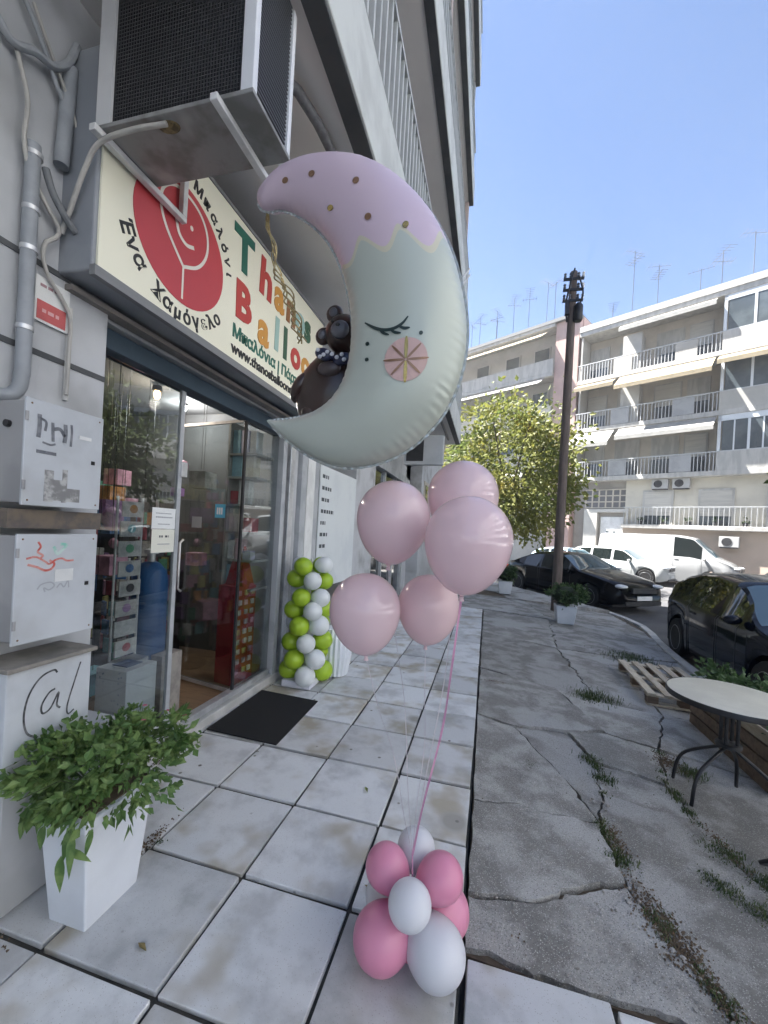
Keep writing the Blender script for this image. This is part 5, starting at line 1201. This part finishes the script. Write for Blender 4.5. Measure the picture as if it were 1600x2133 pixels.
# awnings
def awning(x0_, x1_, z, drop, out, mt, lab):
    MB().add([(x0_,.02,z),(x1_,.02,z),(x1_,-out,z-drop),(x0_,-out,z-drop),(x0_,.02,z-.02),(x1_,.02,z-.02),(x1_,-out,z-drop-.02),(x0_,-out,z-drop-.02)],[(0,1,2,3),(7,6,5,4),(0,4,5,1),(1,5,6,2),(2,6,7,3),(3,7,4,0)]).add([(x0_,-out,z-drop-.02),(x1_,-out,z-drop-.02),(x1_,-out,z-drop-.22),(x0_,-out,z-drop-.22)],[(0,1,2,3)]).build('awning', mt, ob)
awning(-6.7,-2.3,14.40,.22,.35,AWNW,''); awning(-6.6,-2.25,11.42,.75,.95,AWN,''); awning(-2.1,9,11.42,.42,.75,AWN,''); awning(-6.5,-2.1,8.4,.55,.7,AWNW,''); awning(-9.0,-6.75,8.4,.85,1.0,AWNW,''); awning(-9.0,-6.8,11.4,.3,.5,AWN,'')
# ground floor: entrance, door, windows, AC boxes
MB().box((-8.35,.62,3.85),(-6.0,.699,5.0)).build('grid_window', pm('dark_grid', (.12,.12,.125), None, rough=.3), ob)
for k in range(7): MB().box((-8.35+k*.38,.59,3.85),(-8.27+k*.38,.619,5.0)).build('grid_bar', WALLB, ob)
for k in range(4): MB().box((-8.35,.585,3.85+k*.36),(-6.0,.589,3.92+k*.36)).build('grid_bar', WALLB, ob)
MB().box((-8.3,.40,.2),(-7.55,.698,3.6)).box((-6.0,.40,.2),(-5.9,.698,3.6)).box((-8.3,.40,3.601),(-5.9,.698,3.8)).build('door_surround', pm('pale_stone', (.50,.49,.45), None), ob)
dr = MB().box((-7.4,.60,.9),(-6.15,.69,3.35)).build('door', WHITE_P, ob, bevel=.02)
for x in (-6.98,-6.62): MB().box((x-.07,.585,1.7),(x+.07,.599,2.5)).build('pane', WGL, dr)
for k in range(3): MB().box((-7.9,.05-.3*k,.0),(-5.9,.39-.3*k+.0,.9-.3*k)).build('step', SLABM, ob) if k == 0 else MB().box((-7.9,.05-.3*k,.0),(-5.9,.345-.3*k,.9-.3*k)).build('step', SLABM, ob)
for x in (-4.5,-2.0,.6,3.4,6.2):
    wn = MB().box((x-.72,.50,2.93),(x+.72,.549,4.85)).build('window', SLABM, ob)
    MB().box((x-.62,.485,3.45),(x+.62,.499,4.75)).build('shutter', SHUT, wn); MB().box((x-.62,.485,2.95),(x+.62,.499,3.44)).build('pane', WGL, wn)
MB().box((xl+2.95,-.02,3.85),(xr,.02,3.89)).build('ground_rail', RAILF, ob)
for k in range(60): MB().box((xl+3.0+k*.2,-.015,2.921),(xl+3.02+k*.2,.015,3.85)).build('rail_bar', RAILF, ob)
def far_ac(x, y, z, lab):
    a = thing('air_conditioner', lab, 'air conditioner', (Vector(P0)+Matrix.Rotation(fr_,3,'Z')@Vector((x,y,z))), fr_, 'air conditioners across the street')
    MB().box((-.38,-.28,0),(.38,0,.52)).build('casing', pm('far_ac', (.40,.40,.39), None), a, bevel=.02); MB().lathe([(0,-.01),(.20,-.01),(.20,.01),(0,.01)], (-.08,-.285,.26), 20, Matrix.Rotation(R(90),4,'X')).build('fan', DARK, a)
    MB().box((-.34,-.27,-.05),(.34,0,-.002)).build('bracket', DARK, a)
for x, y, z, lab in ((-4.4,.54,4.9,'left air conditioner of the pair under the first balcony across the street'),(-3.45,.54,4.9,'right air conditioner of the pair under the first balcony across the street'),(-1.35,.28,1.9,'air conditioner on the peach basement wall above the white van nose')): far_ac(x, y, z, lab)
# plants on the ledge
for k in range(5):
    x = -5.2+k*1.1; p = Vector(P0)+Matrix.Rotation(fr_,3,'Z')@Vector((x,.2,2.925))
    t = thing('flower_pot', ['leftmost','second','middle','fourth','rightmost'][k]+' small dark plant pot on the ledge across the street, from the left', 'flower pot', p, group='plant pots on the far ledge')
    MB().lathe([(.08,0),(.12,.2),(.10,.2)], p, 12).build('pot', DARK, t); foliage(p+Vector((0,0,.3)), (.16,.16,.16), 90, .08, seed=k).build('foliage', BUSH, t, kind='stuff')
# left neighbour, a little taller
P1 = Vector(P0)+Matrix.Rotation(fr_,3,'Z')@Vector((-9.05,0,0))
nb = thing('apartment_building', 'taller apartment building behind the yellow tree, with pink side wall', 'building', P1, fr_)
MB().box((-22,1.0,0),(-.02,11,16.0)).build('wall', GREYR, nb)
MB().box((-.019,.6,0),(.03,11,16.0)).build('side_wall', PLUMMY, nb)
MB().box((-1.5,.1,0),(-.021,.99,15.9)).build('corner_wall', PLUMMY, nb)
for i, z in enumerate((3.6,6.6,9.6,12.6,15.8)):
    s2 = MB().box((-22,-.1,z-.16),(-1.52,.999,z+.08)).build('balcony_slab', SLABM, nb, bevel=.02)
    if i == 4: MB().box((-22,-.15,z+.081),(0,11,z+.30)).build('parapet', pm('dark_roof_edge', (.16,.165,.16), None), nb); continue
    MB().box((-22,-.06,z+.1),(-1.53,-.02,z+1.0)).build('balcony_panel', [SLABM,GREYR,CREAM,SLABM][i], s2)
    MB().add([(-22,-.1,z+2.8),(-2,-.1,z+2.8),(-2,-1.0,z+2.2),(-22,-1.0,z+2.2)],[(0,1,2,3)]).build('awning', AWN if i % 2 else AWNW, nb)
    for x in (-20,-17.5,-15,-12.5,-10,-7.5,-5,-2.8):
        wn = MB().box((x-.6,.94,z+.1),(x+.6,.999,z+2.3)).build('window', SLABM, nb); MB().box((x-.5,.925,z+.12),(x+.5,.939,z+2.2)).build('pane', WGL, wn)
# television aerials on the roofs
rg = random.Random(9)
def aerial(p, h, lab):
    t = thing('tv_aerial', lab, 'aerial', p, group='television aerials on the far roofs'); p = Vector(p); AE = pm('aerial_metal', (.09,.10,.12), None, rough=.5)
    MB().tube([p, p+Vector((0,0,h))], .02, 6).build('mast', AE, t)
    a = rg.uniform(0,3); d = Vector((math.cos(a),math.sin(a),0)); q = Vector((-d.y,d.x,0)); c = p+Vector((0,0,h-.08))
    b = MB().tube([c-d*.6, c+d*.6], .012, 5)
    for k in range(6): e = c+d*(-.55+k*.22); w_ = .34-.03*k; b.tube([e-q*w_, e+q*w_], .009, 4)
    if rg.random() > .5: c2 = c-Vector((0,0,.5)); b.tube([c2-q*.5,c2+q*.5], .016, 5); [b.tube([c2+q*(-.45+.22*k)-d*.3, c2+q*(-.45+.22*k)+d*.3], .012, 4) for k in range(5)]
    b.build('antenna', AE, t)
Rf = Matrix.Rotation(fr_,3,'Z'); ORD = 'first second third fourth fifth sixth seventh eighth ninth tenth'.split()
for k, (x, y, h) in enumerate(((-8.0,5,2.6),(-6.6,3,5.0),(-5.3,3,3.6),(-3.4,4,2.8),(-2.4,3,3.1),(-1.2,4,3.8))):
    aerial(Vector(P0)+Rf@Vector((x,y*.5,14.5)), h, ORD[k]+' television aerial right of the utility pole, counting from the pole')
for k, (x, y, h) in enumerate(((-1.2,5,2.8),(-2.3,4,2.9),(-3.2,6,3.6),(-4.2,4,3.0),(-5.6,5,3.2),(-6.8,4,2.5),(-7.2,6,2.2),(-8.3,4,2.6),(-9.3,5,2.4),(-10.2,4,2.0))):
    aerial(P1+Rf@Vector((x,y*.35,16.0)), h+.6, ORD[k]+' television aerial left of the utility pole, counting from the pole')

# ------------------------------------------------------------------ trees
LEAFY = pm('autumn_yellow_green_leaf', (.19,.20,.05), (.11,.145,.042), .7, .6, trans=.4, lay2=((.27,.23,.05), 1.1, .52, .72)); BARK = pm('tree_bark', (.10,.085,.07), (.07,.06,.05), 8, .9, bump=.4)
def tree(lab, base, h, rad, n, seed, leaf, size=.22, cz=None):
    t = thing('street_tree', lab, 'tree', base, group='street trees'); b = Vector(base); r_ = random.Random(seed)
    top = b+Vector((0,0,h*.42))
    tr = MB().tube(crom([b, b+Vector((.05,.03,h*.2)), top], 12), [.17-.008*i for i in range(12)], 10)
    for k in range(9):
        a = k*2.4+r_.uniform(-.3,.3); e = top+Vector((math.cos(a)*rad[0]*.7, math.sin(a)*rad[1]*.7, h*r_.uniform(.12,.45)))
        s_ = top-Vector((0,0,r_.uniform(0,.8))); tr.tube(crom([s_, s_.lerp(e,.5)+Vector((0,0,.3)), e], 8), [.075-.008*i for i in range(8)], 6)
    tr.build('trunk', BARK, t, smooth=True)
    c = b+Vector((0,0,cz or h*.62))
    f = foliage(c, rad, n, size, seed=seed, shell=.35, droop=.3, shape=lambda p: noise.noise(p*2.1+Vector((seed,0,0))) > -.17+.25*max(0,p.length-.8))
    f.build('crown', leaf, t, kind='stuff')
tree('yellow green street tree behind the utility pole and black sedan', (.75,18.4,-.22), 8.0, (2.8,2.8,3.1), 17000, 4, LEAFY, .19, 4.7)
tree('dark green street tree on the far right of the road, mirrored in the shop window', (10.2,11.3,-.22), 7.0, (2.8,2.8,2.4), 12000, 6, pm('dark_tree_leaf', (.075,.11,.03), (.11,.13,.04), .8, .6, trans=.3), .22, 4.2)

# hidden block added on the left, behind the near one, to shade the sedan
nl = thing('apartment_building', 'hidden grey block added beyond the near balconies to shade the sedan', 'building', (-4,13,0))
MB().box((-9,10.8,-.1),(-1.78,15.2,20)).build('wall', PLASTER, nl)
for z in (3.2,6.2,9.2,12.2,15.2):
    for y in (11.8,13.9): wn = MB().box((-1.779,y-.6,z-1.9),(-1.75,y+.6,z-.2)).build('window', WALLB, nl); MB().box((-1.749,y-.5,z-1.8),(-1.74,y+.5,z-.3)).build('pane', WGL, wn)
MB().box((-9,10.78,20.0),(-1.70,15.25,20.4)).build('roof', SLABM, nl)
# unseen building added on the right; bounces sunlight and mirrors in the shop glass
rb_ = thing('apartment_building', 'white apartment block added out of frame to bounce light back', 'building', (12.6,-8,-.22), R(-90))
WPW = pm('bounce_wall_white', (.79,.795,.80), (.74,.745,.75), .8, .8)
MB().box((-17,1.2,0),(17,10,18.5)).build('wall', WPW, rb_)
for z in (3.4,6.4,9.4,12.4,15.4,18.4):
    s2 = MB().box((-17,0,z-.15),(17,1.199,z+.1)).build('balcony_slab', WPW, rb_)
    if z > 18: continue
    MB().box((-17,.02,z+.101),(17,.06,z+1.0)).build('balcony_panel', WPW, s2)
    for k in range(11):
        x = -15+k*3; wn = MB().box((x-.7,1.14,z+.1),(x+.7,1.199,z+2.3)).build('window', SLABM, rb_); MB().box((x-.6,1.12,z+.12),(x+.6,1.139,z+2.2)).build('pane', WGL, wn)


# thin haze volume added as a stand-in for lens glare
hz = bpy.data.materials.new('glare_haze'); hz.use_nodes = True; N = hz.node_tree.nodes; N.remove(N['Principled BSDF'])
pv = N.new('ShaderNodeVolumePrincipled'); pv.inputs['Color'].default_value = (.95,.96,1,1); pv.inputs['Density'].default_value = .0017; pv.inputs['Anisotropy'].default_value = .2
hz.node_tree.links.new(pv.outputs[0], N['Material Output'].inputs['Volume'])
MB().box((-45,-45,-1.3),(75,75,23.6)).build('haze', hz, org=(0,0,-1.3), kind='stuff', label='thin pale haze volume standing in for lens glare', cat='haze')
